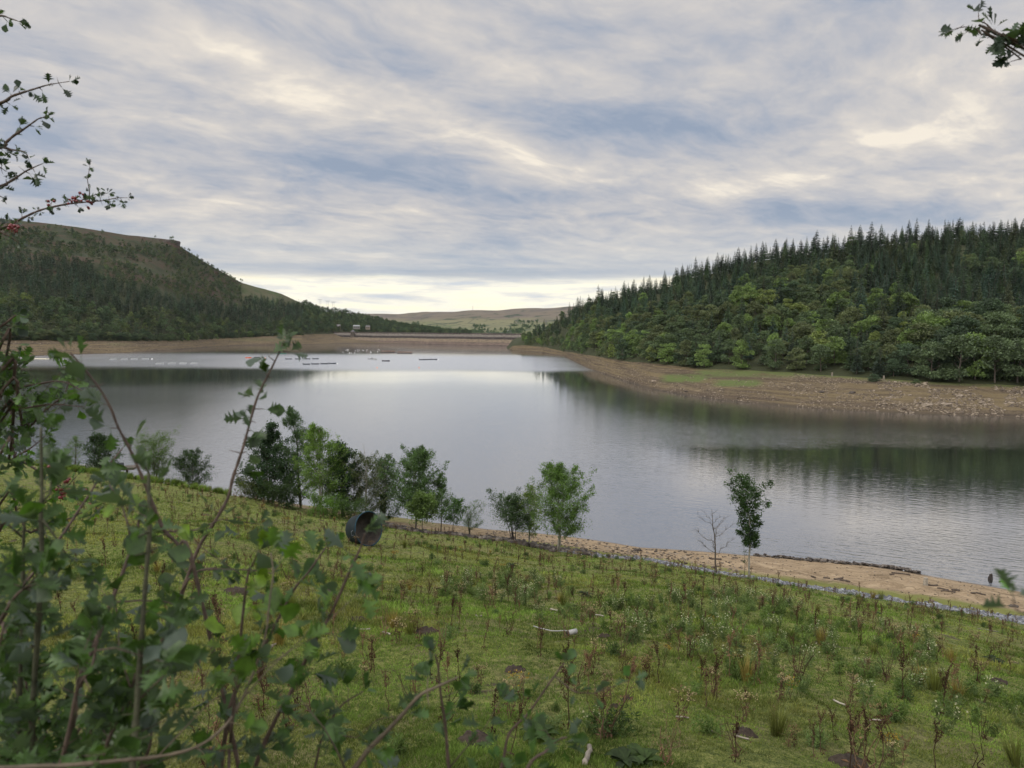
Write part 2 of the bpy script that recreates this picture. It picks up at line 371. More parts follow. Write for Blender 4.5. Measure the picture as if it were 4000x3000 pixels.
def water_mat():
    m, t, out = newmat('reservoir_water'); p = geo_pos(t)
    sep = t.new('ShaderNodeSeparateXYZ'); t.put(sep.inputs[0], p); X, Y = sep.outputs[0], sep.outputs[1]
    # wind patches (1 = ruffled, 0 = calm), laid out on the water itself
    wn = t.noise(t.vmul(p, (.012, .006, 1)), 1.0, 4, .55, .6)
    wn2 = t.noise(t.vmul(p, (.03, .02, 1), (4, 2, 0)), 1.0, 5, .6, .4)
    def band(v, a, b, c, d): return t.math('MULTIPLY', t.mr(v, a, b), t.mr(v, d, c))
    lw = t.mr(X, 60, -30)                                                # left-hand water
    Yw = t.math('ADD', Y, t.math('MULTIPLY', t.math('SUBTRACT', wn, .5), 70))
    ruff = t.math('MULTIPLY', band(Yw, 375, 440, 600, 760), .8)        # ruffled lane with the boats
    calmfar = t.mr(Yw, 700, 800)
    near = t.mr(t.math('SUBTRACT', Y, t.math('MULTIPLY', t.math('SUBTRACT', wn, .5), 40)), 330, 250)
    # right-hand calm tongue reflecting the wood
    Xr = t.math('ADD', X, t.math('MULTIPLY', t.math('SUBTRACT', wn, .5), 26))
    Yr = t.math('ADD', Y, t.math('MULTIPLY', t.math('SUBTRACT', wn2, .5), 16))
    tongue = t.math('MULTIPLY', band(Yr, 66, 90, 128, 146), t.mr(t.math('SUBTRACT', Xr, t.math('MULTIPLY', Y, .16)), -2, 14))
    sh = t.math('MULTIPLY', band(Yr, 128, 158, 160, 188), t.mr(t.math('SUBTRACT', Xr, t.math('MULTIPLY', Y, .16)), 0, 25))
    calm = t.math('MAXIMUM', tongue, t.mr(Xr, 1e6, 1e6+1))
    r = t.math('ADD', t.math('MULTIPLY', ruff, .9), t.math('MULTIPLY', near, t.mr(X, -20, 20, .42, .28)))
    r = t.math('ADD', r, t.math('MULTIPLY', t.math('SUBTRACT', wn2, .45), .25))
    r = t.math('ADD', r, t.math('MULTIPLY', sh, .15))
    r = t.math('SUBTRACT', r, t.math('MULTIPLY', calm, .45), clamp=True)
    # ripples
    w1 = t.noise(t.vmul(p, (1.0, 2.1, 1)), 0.75, 3, .55, .5); w2 = t.noise(t.vmul(p, (.85, 1.5, 1), (3, 1, 0)), 2.6, 3, .55)
    rot = t.new('ShaderNodeVectorRotate', rotation_type='Z_AXIS'); t.put(rot.inputs['Vector'], p); rot.inputs['Angle'].default_value = math.radians(28)
    w3 = t.noise(t.vmul(rot.outputs[0], (.35, 1.5, 1)), 1.1, 3, .5, .4)
    hgt = t.math('ADD', t.math('MULTIPLY', w3, 1.0), t.math('ADD', t.math('MULTIPLY', w1, .5), t.math('MULTIPLY', w2, .28)))
    b = t.new('ShaderNodeBump'); b.inputs['Distance'].default_value = .22
    fall = t.mr(Y, 60, 300, 1.0, 0.12)
    t.put(b.inputs['Strength'], t.math('MULTIPLY', t.math('ADD', t.math('MULTIPLY', r, .42), t.math('ADD', .075, t.math('MULTIPLY', tongue, -.012))), fall)); t.put(b.inputs['Height'], hgt)
    rough = t.math('ADD', t.math('MULTIPLY', r, .22), t.math('ADD', .015, t.mr(Y, 130, 350, 0, .05)))
    fr = t.new('ShaderNodeFresnel'); fr.inputs['IOR'].default_value = 1.33
    f = t.math('POWER', fr.outputs[0], 0.31, clamp=True)
    gl = t.new('ShaderNodeBsdfGlossy'); t.put(gl.inputs['Color'], (.93, .94, .97)); t.put(gl.inputs['Roughness'], rough); t.put(gl.inputs['Normal'], b.outputs[0])
    df = t.new('ShaderNodeBsdfDiffuse'); t.put(df.inputs['Color'], (.022, .024, .022))
    mx = t.new('ShaderNodeMixShader'); t.put(mx.inputs[0], f); t.l.new(df.outputs[0], mx.inputs[1]); t.l.new(gl.outputs[0], mx.inputs[2]); t.l.new(mx.outputs[0], out.inputs[0])
    return m
g = Geo(); g.add([[-1900, 30, 0], [900, 30, 0], [900, 1640, 0], [-1900, 1640, 0]], Q=[[0, 1, 2, 3]])
tag(link('reservoir_water', g.mesh('reservoir_water', water_mat())), kind='structure')

# ------------------------------------------------------------------ near shore: meadow, stones, beach (one sheet)
EDGE = [(-3500, 1700, 120), (-1500, 1760, 112), (0, 1800, 100), (300, 1845, 93), (500, 1872, 88), (900, 1935, 80), (1200, 2000, 75), (1500, 2062, 70), (1700, 2090, 67), (1900, 2118, 65), (2150, 2155, 62), (2500, 2190, 57), (2900, 2258, 52), (3300, 2318, 50), (3700, 2385, 48), (4000, 2440, 46), (5000, 2600, 42), (7000, 2900, 38)]
WATER = {1700: 2042, 1900: 2066, 2150: 2088, 2500: 2138, 2900: 2168, 3300: 2196, 3700: 2262, 4000: 2312, 5000: 2400, 7000: 2560}
e_th, e_R, e_Z, e_W = [], [], [], []
for px, py, Y in EDGE:
    p = P(px, py, Y); e_th.append(math.atan2(p[0], p[1])); e_R.append(math.hypot(p[0], p[1])); e_Z.append(p[2])
    if px in WATER:
        q = W(px, WATER[px]); e_W.append(math.hypot(q[0], q[1]))
    else: e_W.append(e_R[-1]+14)
def shore_ground(x, y, relief=True):
    x = np.asarray(x, float); y = np.asarray(y, float); th = np.arctan2(x, y); r = np.hypot(x, y)
    Re = np.interp(th, e_th, e_R); Ze = np.interp(th, e_th, e_Z); Rw = np.interp(th, e_th, e_W)
    # bank from the road to the meadow
    z9 = 16.4
    near = 20.4-(20.4-z9)*np.clip(r/9.0, 0, 1)**0.9
    f = np.clip((r-9)/(Re-9), 0, 1); mead = z9+(Ze-z9)*(f*0.93+0.07*f*f)
    z = np.where(r < 9, near, mead)
    s = (r-Re)/(Rw-Re)
    z = np.where(r > Re, np.where(s < 1, Ze*(1-s)**1.0, -(r-Rw)*0.22), z)
    z = np.maximum(z, -7)
    if relief:
        a = np.clip(r/12, 0, 1)*np.clip(1-(s-.6)/.4, 0.12, 1)
        z = z+a*(0.22*vnoise(x, y, 7.0)+0.11*vnoise(x+40, y, 2.3)+0.075*vnoise(x, y+70, .8)+0.03*vnoise(x+11, y+70, .3))
    back = np.clip((-y+1.0)/6.0, 0, 1); back = back*back*(3-2*back)
    side = np.clip((np.abs(th)-1.15)/.4, 0, 1)
    z = z*(1-back)+20.4*back
    return z, s
def ground_z(x, y): return float(shore_ground(np.array([x]), np.array([y]))[0][0])
th = np.concatenate([np.linspace(-math.pi, -0.75, 50)[:-1], np.linspace(-0.75, 0.75, 1250), np.linspace(0.75, math.pi, 50)[1:]])
rr = np.concatenate([np.linspace(.3, 6, 14)[:-1], 6*np.exp(np.linspace(0, math.log(150/6.0), 430))])
TH, RR = np.meshgrid(th, rr); X = RR*np.sin(TH); Y = RR*np.cos(TH)
Z, SS = shore_ground(X, Y)
nr, nt = X.shape
idx = np.arange(nr*nt).reshape(nr, nt)
Q = np.stack([idx[:-1, :-1], idx[:-1, 1:], idx[1:, 1:], idx[1:, :-1]], -1).reshape(-1, 4)
pxs, pys = proj(np.stack([X, np.maximum(Y, .1), Z], -1).reshape(-1, 3))
def shore_mat():
    m, t, out = newmat('meadow_ground'); p = geo_pos(t)
    s = t.new('ShaderNodeAttribute', attribute_name='s').outputs['Fac']; rt = t.new('ShaderNodeAttribute', attribute_name='rightness').outputs['Fac']
    n0 = t.noise(p, .12, 4, .6); n1 = t.noise(p, .9, 6, .65); n2 = t.noise(p, 6.0, 6, .7); n3 = t.noise(p, 35, 4, .7)
    gr = t.ramp(t.math('ADD', t.math('MULTIPLY', n2, .5), t.math('MULTIPLY', n3, .5)), [(.36, (.022, .03, .011)), (.46, (.09, .115, .028)), (.54, (.17, .195, .05)), (.64, (.32, .31, .11))])
    dry = t.ramp(t.math('ADD', t.math('MULTIPLY', n2, .5), t.math('MULTIPLY', n3, .5)), [(.3, (.065, .055, .03)), (.5, (.16, .135, .07)), (.7, (.29, .24, .14))])
    meadow = t.mix(t.math('MULTIPLY', t.mr(t.math('ADD', t.math('MULTIPLY', n0, .5), t.math('MULTIPLY', n1, .5)), .47, .62), .62), gr, dry)
    meadow = t.mix(t.mr(t.noise(t.vmul(p, (1, 1, 1), (9, 9, 0)), .55, 3, .5), .655, .70, 0, .85), meadow, t.mix(n2, (.05, .036, .027), (.12, .09, .07)))
    sw = t.math('ADD', s, t.math('MULTIPLY', t.math('SUBTRACT', n1, .5), .14))
    sandn = t.noise(t.vmul(p, (.35, .35, 9.0)), 1.0, 6, .65, .5)
    sand = t.ramp(t.math('ADD', t.math('MULTIPLY', sandn, .65), t.math('MULTIPLY', n2, .35)), [(.3, (.10, .072, .045)), (.46, (.25, .185, .115)), (.58, (.38, .29, .185)), (.7, (.47, .38, .26))])
    soil = t.ramp(t.math('ADD', t.math('MULTIPLY', n2, .5), t.math('MULTIPLY', n1, .5)), [(.32, (.07, .052, .038)), (.5, (.2, .15, .09)), (.66, (.34, .27, .18))])
    sand = t.mix(t.mr(rt, .45, .6), soil, sand)
    strip = t.mix(n1, (.14, .17, .035), (.20, .19, .07))
    c = t.mix(t.math('MULTIPLY', t.mr(sw, .05, .14), 1.0), meadow, strip)
    lim = t.mr(rt, .5, .7, .28, .20, False)
    c = t.mix(t.mr(t.math('SUBTRACT', sw, lim), 0.0, .12), c, sand)
    c = t.mix(t.math('MULTIPLY', t.mr(sw, .62, .72), t.mr(rt, .46, .36, 0, .75)), c, strip)
    c = t.mix(t.mr(s, .93, 1.0, 0, .65), c, (.09, .065, .045))
    h = t.math('ADD', t.math('MULTIPLY', n2, .6), t.math('MULTIPLY', n3, .25))
    pbr(t, out, c, t.mr(s, .9, 1.0, .95, .45), bump(t, h, 1.0, .2), .15); return m
rightness = np.clip(pxs/4000.0, -1, 2)
me = mesh_np('meadow', np.stack([X, Y, Z], -1).reshape(-1, 3), Q, shore_mat(), True, {'s': np.clip(SS.ravel(), -1, 3), 'rightness': rightness})
tag(link('meadow_ground', me), kind='structure')

# ------------------------------------------------------------------ lofted hills
def loft(cols, rows_fn, pxs, sub=14):
    """cols: sorted key columns; rows_fn(px)-> list of world points; returns grid (rows, cols, 3)"""
    G = [rows_fn(px) for px in pxs]; G = np.array(G)                       # cols, rows, 3
    nrow = G.shape[1]; v = []
    for k in range(nrow-1):
        n = sub if np.isscalar(sub) else sub[k]
        v += list(np.linspace(k, k+1, n, endpoint=False))
    v.append(nrow-1); v = np.array(v); i = np.clip(np.floor(v).astype(int), 0, nrow-2); f = (v-i)[None, :, None]
    A = G[:, i]*(1-f)+G[:, i+1]*f
    return A, v
def interp_cols(table):
    T = np.array(table, float); return lambda px: [np.interp(px, T[:, 0], T[:, k]) for k in range(1, T.shape[1])]

# right-hand hill: px, waterline y, tree line y, beach width, crest y, crest distance
RT = interp_cols([(1960, 1362, 1352, 6, 1345, 1000), (2000, 1368, 1352, 10, 1341, 960), (2060, 1372, 1350, 15, 1322, 920), (2120, 1378, 1354, 20, 1296, 880), (2200, 1392, 1372, 25, 1240, 780), (2300, 1440, 1388, 35, 1213, 700), (2430, 1485, 1405, 50, 1165, 640), (2560, 1523, 1420, 55, 1135, 610), (2750, 1555, 1440, 55, 1072, 575), (2900, 1572, 1444, 55, 1038, 555), (3100, 1590, 1454, 50, 1002, 545), (3300, 1603, 1470, 45, 982, 535), (3600, 1617, 1490, 38, 950, 525), (4000, 1632, 1507, 35, 930, 520), (4700, 1660, 1530, 35, 915, 520), (5800, 1700, 1560, 35, 910, 520)])
def rrows(px):
    wy, ty, bw, cy, cd = RT(px); w0 = W(px, wy); tr = P(px, ty, w0[1]+bw); cr = P(px, cy, cd)
    d = unit(np.array([w0[0], w0[1], 0.0])); under = w0-d*30; under[2] = -5
    mid = w0*.5+tr*.5; mid[2] += 0.4
    m1 = tr*.6+cr*.4; m1[2] += (cr[2]-tr[2])*.03
    bk = cr+np.array([cr[0]*.25, 130, 3.0]); bk2 = cr+np.array([cr[0]*.8, 500, -cr[2]-12])
    L_ = [under, w0, mid, tr, m1, cr, bk, bk2]; k = np.clip((2003-px)/30, 0, 1)
    for q in L_: q[2] = q[2]*(1-k)-2.5*k
    return L_
# left-hand hill
LT = interp_cols([(-2500, 1500, 1370, 60, 800, 900), (-1200, 1440, 1350, 60, 780, 980), (-500, 1410, 1330, 60, 805, 1050), (0, 1394, 1328, 60, 852, 1150), (150, 1390, 1328, 60, 869, 1190), (300, 1385, 1330, 60, 887, 1230), (500, 1378, 1330, 60, 919, 1300), (688, 1366, 1330, 60, 938, 1400), (696, 1365, 1330, 60, 957, 1402), (760, 1360, 1328, 60, 1000, 1430), (850, 1353, 1322, 60, 1052, 1450), (945, 1349, 1318, 60, 1105, 1470), (1000, 1348, 1314, 60, 1120, 1500), (1100, 1347, 1310, 60, 1148, 1550), (1180, 1346, 1307, 60, 1185, 1600), (1260, 1344, 1304, 150, 1215, 1750), (1340, 1342, 1303, 260, 1222, 1900), (1500, 1342, 1304, 400, 1258, 2000), (1650, 1345, 1306, 520, 1287, 2050), (1780, 1345, 1308, 560, 1304, 2050), (1850, 1345, 1309, 560, 1309, 2000)])
CS = lambda px: np.interp(px, [500, 600, 760, 850], [919, 942, 1000, 1052])
def lrows(px):
    wy, ty, bw, cy, cd = LT(px); cs = P(px, CS(px) if 500 < px < 850 else cy, cd); w0 = W(px, wy); tr = P(px, ty, w0[1]+bw); cr = P(px, cy, cd)
    d = unit(np.array([w0[0], w0[1], 0.0])); under = w0-d*60; under[2] = -6
    mid = w0*.5+tr*.5; mid[2] += .4
    m1 = tr*.62+cs*.38; m2 = tr*.2+cs*.8; m2[2] -= (cs[2]-tr[2])*.03
    bk = cr+np.array([cr[0]*.12, 160, 1.0]); bk2 = cr+np.array([cr[0]*.5, 900, -cr[2]-12])
    return [under, w0, mid, tr, m1, m2, cr, bk, bk2]
def hill(name, px, rows, sub, zone_fn, relief, grass_fn, field_fn):
    A, v = loft(None, rows, px, sub)
    nx, ny = A.shape[:2]
    vv = np.broadcast_to(v[None], (nx, ny)); amp = relief(vv)
    A[..., 2] += amp*(vnoise(A[..., 0], A[..., 1], 60)*.5+vnoise(A[..., 0]+99, A[..., 1], 22)*.25+vnoise(A[..., 0], A[..., 1]+99, 8)*.12)
    idx = np.arange(nx*ny).reshape(nx, ny)
    Q = np.stack([idx[:-1, :-1], idx[1:, :-1], idx[1:, 1:], idx[:-1, 1:]], -1).reshape(-1, 4)
    F = A.reshape(-1, 3); qx, qy = proj(F)
    me = mesh_np(name, F, Q, HILL, True, {'zone': zone_fn(vv.ravel(), qx, qy), 'grass': grass_fn(vv.ravel(), qx, qy), 'field': field_fn(vv.ravel(), qx, qy)})
    tag(link(name, me), kind='structure')
    return A, v
def patch(qx, qy, x0, x1, y0, y1, f=12.0):
    return np.clip((qx-x0)/f/4, 0, 1)*np.clip((x1-qx)/f/4, 0, 1)*np.clip((qy-y0)/f, 0, 1)*np.clip((y1-qy)/f, 0, 1)
rpx = np.concatenate([np.linspace(1960, 2400, 160), np.linspace(2400, 4200, 330)[1:], np.linspace(4200, 5800, 60)[1:]])
RG, rv = hill('wooded_hillside', rpx, rrows, [4, 22, 22, 22, 22, 8, 6],
    lambda v, x, y: np.where(v < 2.85, 0, np.where(v < 3.0, (v-2.85)/.15, 1.0)),
    lambda v: np.where(v < 2, .8*np.clip(v-.9, 0, 1), np.where(v < 3, 1.0, 5.0*np.clip(v-3, 0, 1)+1.0)),
    lambda v, x, y: np.maximum.reduce([patch(x, y, 2570, 2780, 1458, 1498)*1.3, patch(x, y, 2770, 2990, 1480, 1514)*1.3, patch(x, y, 2700, 3700, 1438, 1478)*.9, np.clip((v-2.7)/.2, 0, 1)*.7*(x > 3150)]),
    lambda v, x, y: 0*v)
lpx = np.concatenate([np.linspace(-2500, -100, 60), np.linspace(-100, 1850, 420)[1:]])
LG, lv = hill('moorland_hillside', lpx, lrows, [4, 12, 12, 26, 26, 18, 6, 6],
    lambda v, x, y: np.where(v < 2.9, 0, np.where(v < 3, (v-2.9)*10, np.where(v < 3.9, 1, 1+np.clip((v-3.9)/.3, 0, 1)))),
    lambda v: np.where(v < 3, .9*np.clip(v-.9, 0, 1), np.where(v < 5.7, 7*np.clip(v-3, 0, 1)*(1-.4*np.clip(v-5, 0, 1)), 1.5)),
    lambda v, x, y: np.maximum(patch(x, y, 400, 520, 1338, 1352), patch(x, y, 880, 1180, 1318, 1336)*.5),
    lambda v, x, y: np.clip((x-925)/40, 0, 1)*(v > 4.2))
# far hills beyond the dam
def far_mat():
    m, t, out = newmat('far_fields'); p = geo_pos(t)
    vor = t.new('ShaderNodeTexVoronoi', feature='DISTANCE_TO_EDGE'); t.put(vor.inputs['Vector'], t.vmul(p, (1, .55, 0))); vor.inputs['Scale'].default_value = .0062
    vc = t.new('ShaderNodeTexVoronoi'); t.put(vc.inputs['Vector'], t.vmul(p, (1, .55, 0))); vc.inputs['Scale'].default_value = .0062
    n = t.noise(p, .004, 5, .6); sep = t.new('ShaderNodeSeparateXYZ'); t.put(sep.inputs[0], p)
    fc = t.ramp(vc.outputs['Color'], [(.1, (.13, .155, .06)), (.4, (.19, .19, .09)), (.7, (.11, .15, .05)), (.9, (.22, .2, .11))])
    moor = t.ramp(n, [(.35, (.12, .105, .07)), (.5, (.17, .145, .095)), (.65, (.10, .09, .07))])
    up_ = t.mr(t.math('ADD', sep.outputs[2], t.math('MULTIPLY', t.math('SUBTRACT', n, .5), 90)), 70, 110)
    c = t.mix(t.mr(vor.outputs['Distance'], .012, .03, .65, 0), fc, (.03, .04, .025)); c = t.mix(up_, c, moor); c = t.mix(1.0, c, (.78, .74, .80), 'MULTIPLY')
    c = t.mix(t.mr(t.noise(p, .012, 4, .5, .5), .58, .62), c, (.028, .04, .022))
    pbr(t, out, c, .95); return m
FARM = far_mat()
def far_ridge(name, table, near_y, near_d):
    T = interp_cols(table)
    def rows(px):
        cy, cd = T(px); cr = P(px, cy, cd); a = P(px, near_y, near_d); a0 = a.copy(); a0[1] -= 500; a0[2] = -8
        m1 = a*.6+cr*.4; m1[2] -= (cr[2]-a[2])*.12
        b = cr+np.array([0, 1500, -cr[2]-10]); return [a0, a, m1, cr, b]
    px = np.linspace(table[0][0], table[-1][0], 160); A, v = loft(None, rows, px, 14)
    A[..., 2] += 7*vnoise(A[..., 0], A[..., 1], 320)+3*vnoise(A[..., 0], A[..., 1], 110)
    nx, ny = A.shape[:2]; idx = np.arange(nx*ny).reshape(nx, ny)
    Q = np.stack([idx[:-1, :-1], idx[1:, :-1], idx[1:, 1:], idx[:-1, 1:]], -1).reshape(-1, 4)
    tag(link(name, mesh_np(name, A.reshape(-1, 3), Q, FARM, True)), kind='structure'); return A
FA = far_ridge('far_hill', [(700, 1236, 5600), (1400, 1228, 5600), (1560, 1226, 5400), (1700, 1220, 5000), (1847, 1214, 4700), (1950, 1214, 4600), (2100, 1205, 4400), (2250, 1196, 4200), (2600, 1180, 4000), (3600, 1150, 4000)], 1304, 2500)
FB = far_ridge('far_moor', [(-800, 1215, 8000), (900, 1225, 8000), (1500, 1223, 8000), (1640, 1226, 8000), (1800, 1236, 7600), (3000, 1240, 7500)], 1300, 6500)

# ------------------------------------------------------------------ the dam
DA = P(1235, 1296, 1520); DB = P(2150, 1308, 1200)
crest = (DA[2]+DB[2])/2
da = np.array([DA[0], DA[1]]); db = np.array([DB[0], DB[1]]); dd = (db-da)/np.linalg.norm(db-da); dn = np.array([dd[1], -dd[0]])
if dn[1] > 0: dn = -dn                                                # towards the camera
Ld = np.linalg.norm(db-da)
def dam_mat():
    m, t, out = newmat('dam_stone'); p = geo_pos(t); sep = t.new('ShaderNodeSeparateXYZ'); t.put(sep.inputs[0], p)
    n = t.noise(p, .35, 6, .7); n2 = t.noise(p, .03, 3)
    z = t.math('ADD', sep.outputs[2], t.math('MULTIPLY', t.math('SUBTRACT', n2, .5), 2.5))
    zz = t.mr(z, 0, crest, 0, 1, False)
    c = t.ramp(zz, [(0, (.05, .04, .035)), (.06, (.14, .105, .085)), (.24, (.12, .09, .07)), (.3, (.19, .15, .105)), (.5, (.175, .14, .1)), (.535, (.055, .047, .042)), (.70, (.06, .05, .047)), (.74, (.15, .135, .115)), (.93, (.17, .15, .13)), (.95, (.07, .06, .055)), (1, (.1, .09, .08))])
    c = t.mix(1.0, c, t.ramp(n, [(.38, (.35, .34, .33)), (.62, (1.15, 1.12, 1.08))]), 'MULTIPLY')
    pbr(t, out, c, .9, bump(t, n, .8, .8)); return m
DM = dam_mat()
damo = empty('dam', (DA[0], DA[1], 0), 'long stone reservoir dam with banded sloping face closing the far end of the water', 'dam')
def dam_strip(prof, name, mat, nn=80, over=0):
    V = []; 
    for s in np.linspace(-over, Ld, nn):
        for (o, z) in prof:
            q = da+dd*s+dn*o; V.append([q[0]-DA[0], q[1]-DA[1], z])
    k = len(prof); idx = np.arange(nn*k).reshape(nn, k)
    Q = np.stack([idx[:-1, :-1], idx[1:, :-1], idx[1:, 1:], idx[:-1, 1:]], -1).reshape(-1, 4)
    V = np.array(V); V[:, 2] += .12*vnoise(V[:, 0], V[:, 2]*7+3, 9)
    return link(name, mesh_np(name, V, Q, mat), damo)
dam_strip([(60, -6), (46, 0), (37, crest*.25), (27, crest*.52), (25.5, crest*.54), (24.5, crest*.7), (13, crest*.93)], 'stone_face', DM)
dam_strip([(13.05, crest*.925), (13, crest+1.1), (12.4, crest+1.1), (12.3, crest), (2, crest), (1.9, crest+1.1), (1.3, crest+1.1), (1.2, crest-1), (-60, -8)], 'parapet_road', DM)
STONE = simple('tower_stone', (.13, .11, .09), .9, .3, 1.0, bstr=.4); SLATE = simple('slate', (.09, .085, .085), .7, .2, 2); SLIT = simple('dark_opening', (.015, .015, .018), .4)
def tower(px, ytop, ybase, Y, wpx):
    b = P(px, ybase, Y); s = Y/FPX; wd = wpx*s; ht = (ybase-ytop)*s; zb = -1.0
    o = empty('valve_tower', (b[0], b[1], zb), 'small stone valve tower with pyramid roof standing against the dam face', 'tower')
    top = b[2]+ht-zb
    g = Geo(); box(g, (0, 0, (top*.62)/2), (wd*1.05, wd*1.05, top*.62), top=(.86, .86)); link('shaft', g.mesh('shaft', STONE), o)
    g = Geo(); box(g, (0, 0, top*.62+.3), (wd*1.2, wd*1.2, .6)); box(g, (0, 0, top*.62+.6+top*.09), (wd*.8, wd*.8, top*.18)); link('valve_room', g.mesh('valve_room', STONE), o)
    for sx in (-.2, .2):
        g = Geo(); box(g, (sx*wd, -wd*.4-.02, top*.62+.6+top*.09), (wd*.14, .1, top*.11)); link('window', g.mesh('window', SLIT), o)
    g = Geo(); box(g, (0, 0, top*.80+.6+top*.09), (wd*.95, wd*.95, top*.17), top=(.04, .04)); link('roof', g.mesh('roof', SLATE), o)
tower(1378, 1287, 1322, 1425, 17)
# ------------------------------------------------------------------ tree prototypes for the woods (unit: metres, ~14 m tall)
def broadleaf(rng, n_clump, n_leaf, size, hgt=14.0, rad=5.2, open_=0.0):
    g = Geo(); cs = []
    for i in range(n_clump):
        a = rng.uniform(0, 2*np.pi); u = rng.uniform(-.95, 1.0); rr_ = math.sqrt(max(0, 1-u*u))*rng.uniform(.55, 1.0)
        prof = 1.0 if u < .2 else 1-.25*(u-.2)
        rr_ = max(rr_, .62*rng.uniform(.7, 1)) if u < 0 else rr_; c = np.array([rad*rr_*math.cos(a)*prof*rng.uniform(.8, 1.1), rad*rr_*math.sin(a)*prof*rng.uniform(.8, 1.1), hgt*.50+u*hgt*.45])
        cs.append((c, rng.uniform(.20, .36)*rad))
    cs.append((np.array([0, 0, hgt*.6]), rad*.55))
    for c, r in cs:
        n = max(4, int(n_leaf*(r/(.28*rad))**2)); d = unit(rng.normal(size=(n, 3))); d[:, 2] = np.abs(d[:, 2])*.9-.25; d = unit(d)
        p = c+d*r*rng.uniform(.75, 1.12, (n, 1))*np.array([1, 1, .75])
        L = unit(d+rng.normal(0, .8, (n, 3))); leaf_cards(g, p, L, rng.uniform(.6, 1.3, n)*size, .75, rng, up_bias=.8)
    return g
def conifer(rng, n_layer, per, size, hgt=17.0, rad=3.3, quads=3):
    g = Geo(); C = []; L = []; Z = []
    for i in range(n_layer):
        f = (i+rng.uniform(0, .6))/n_layer; z = hgt*(.10+.90*f); r = rad*(1-f)**.95*rng.uniform(.7, 1.2)+.10
        for k in range(max(4, int(per*(1-f*.55)))):
            a = rng.uniform(0, 2*np.pi); rk = r*rng.uniform(.65, 1.12)
            for q in range(quads):
                fr = (q+.3)/quads; droop = -.30*rk*fr+.25*rk*fr*fr
                C.append([rk*fr*math.cos(a), rk*fr*math.sin(a), z+droop]); aa = a+rng.normal(0, .5)
                L.append([math.cos(aa), math.sin(aa), rng.uniform(-.35, .15)]); Z.append(size*(1.15-.72*f)*rng.uniform(.7, 1.3))
    C = np.array(C); L = np.array(L); leaf_cards(g, C, L, np.array(Z), .55, rng, up_bias=2.0, droop=.2)
    # leader
    leaf_cards(g, np.array([[0, 0, hgt*.985]]*3), np.array([[.08, 0, 1], [-.1, .1, 1], [0, -.1, 1.0]]), hgt*.06, .22, rng)
    return g
def trunk_mesh(name, h, r, mat, rng, limbs=5, crown=5):
    g = Geo(); top = np.array([rng.normal(0, .3), rng.normal(0, .3), h]); p = wob((0, 0, -.8), top, 6, .012, rng); tube(g, p, np.linspace(r, r*.35, 6), 6)
    for k in range(limbs):
        z = h*rng.uniform(.3, .85); a = rng.uniform(0, 2*np.pi); q = np.array([0, 0, z]); e = q+np.array([math.cos(a)*crown*.6, math.sin(a)*crown*.6, crown*.5])
        tube(g, wob(q, e, 4, .04, rng), np.linspace(r*.4, r*.12, 4), 5)
    return g.mesh(name, mat)
rng = np.random.default_rng(11)
BL = []
for k in range(7):
    g = broadleaf(rng, 30+k*2, 95, .62, 14.0, rng.uniform(4.6, 5.8)); BL.append((g.mesh('crown_mesh', LEAF_FAR), trunk_mesh('trunk_mesh', 9.5, .26, BARK, rng)))
CF = []
for k in range(6):
    g = conifer(rng, 25+k, 13, 1.0, 17.0, rng.uniform(3.6, 4.9), 5); CF.append((g.mesh('crown_mesh', LEAF_FAR), trunk_mesh('trunk_mesh', 16.0, .2, BARK, rng, 0)))
BLs = [broadleaf(rng, 14, 17, 1.45, 14.0, 5.2).arrays() for _ in range(5)]
CFs = [conifer(rng, 15, 8, 1.7, 17.0, 3.1, 2).arrays() for _ in range(5)]
# tints multiply the base leaf colour
T_B = {'mid green': (.92, .92, 1.0), 'dark green': (.62, .68, .85), 'bright green': (1.5, 1.55, 1.1), 'olive': (1.15, .98, 1.0), 'yellowish green': (1.7, 1.5, 1.05), 'dull brownish': (1.05, .82, .9)}
T_C = {'dark green': (.56, .58, .9), 'blackish green': (.42, .43, .66), 'bluish green': (.66, .78, 1.35), 'mid green': (.76, .84, .98), 'brownish': (.86, .72, .9)}
def sample_grid(A, v, vmin, vmax, spacing, rng):
    j0 = np.searchsorted(v, vmin); j1 = np.searchsorted(v, vmax)
    B = A[:, j0:j1+1]; P00, P10, P01, P11 = B[:-1, :-1], B[1:, :-1], B[:-1, 1:], B[1:, 1:]
    ar = np.linalg.norm(np.cross((P10-P00)[..., :3], (P01-P00)), axis=-1); n = int(ar.sum()/spacing**2*1.9)
    pick = rng.choice(ar.size, n, p=(ar/ar.sum()).ravel()); ii, jj = np.unravel_index(pick, ar.shape)
    a, b = rng.uniform(size=(2, n, 1)); pts = (P00[ii, jj]*(1-a)+P10[ii, jj]*a)*(1-b)+(P01[ii, jj]*(1-a)+P11[ii, jj]*a)*b
    vs = v[j0+jj]+b[:, 0]*(v[j0+jj+1]-v[j0+jj])
    # thin to the spacing with a hash grid
    cell = {}; keep = []
    for i, p in enumerate(pts):
        c = (int(p[0]//spacing), int(p[1]//spacing)); ok = True
        for dx_ in (-1, 0, 1):
            for dy_ in (-1, 0, 1):
                for q in cell.get((c[0]+dx_, c[1]+dy_), ()):
                    if (q[0]-p[0])**2+(q[1]-p[1])**2 < (spacing*.82)**2: ok = False
        if ok: cell.setdefault(c, []).append(p); keep.append(i)
    keep = np.array(keep); return pts[keep], vs[keep]
def pickT(T, names, w, rng): return names[rng.choice(len(names), p=np.array(w)/sum(w))]

pts, vs = sample_grid(RG, rv, 2.99, 5.12, 5.5, rng)
qx, qy = proj(pts); ok = (qx < 4250) & (qx > 2038); pts, vs, qx, qy = pts[ok], vs[ok], qx[ok], qy[ok]
front = (vs < 3.1)
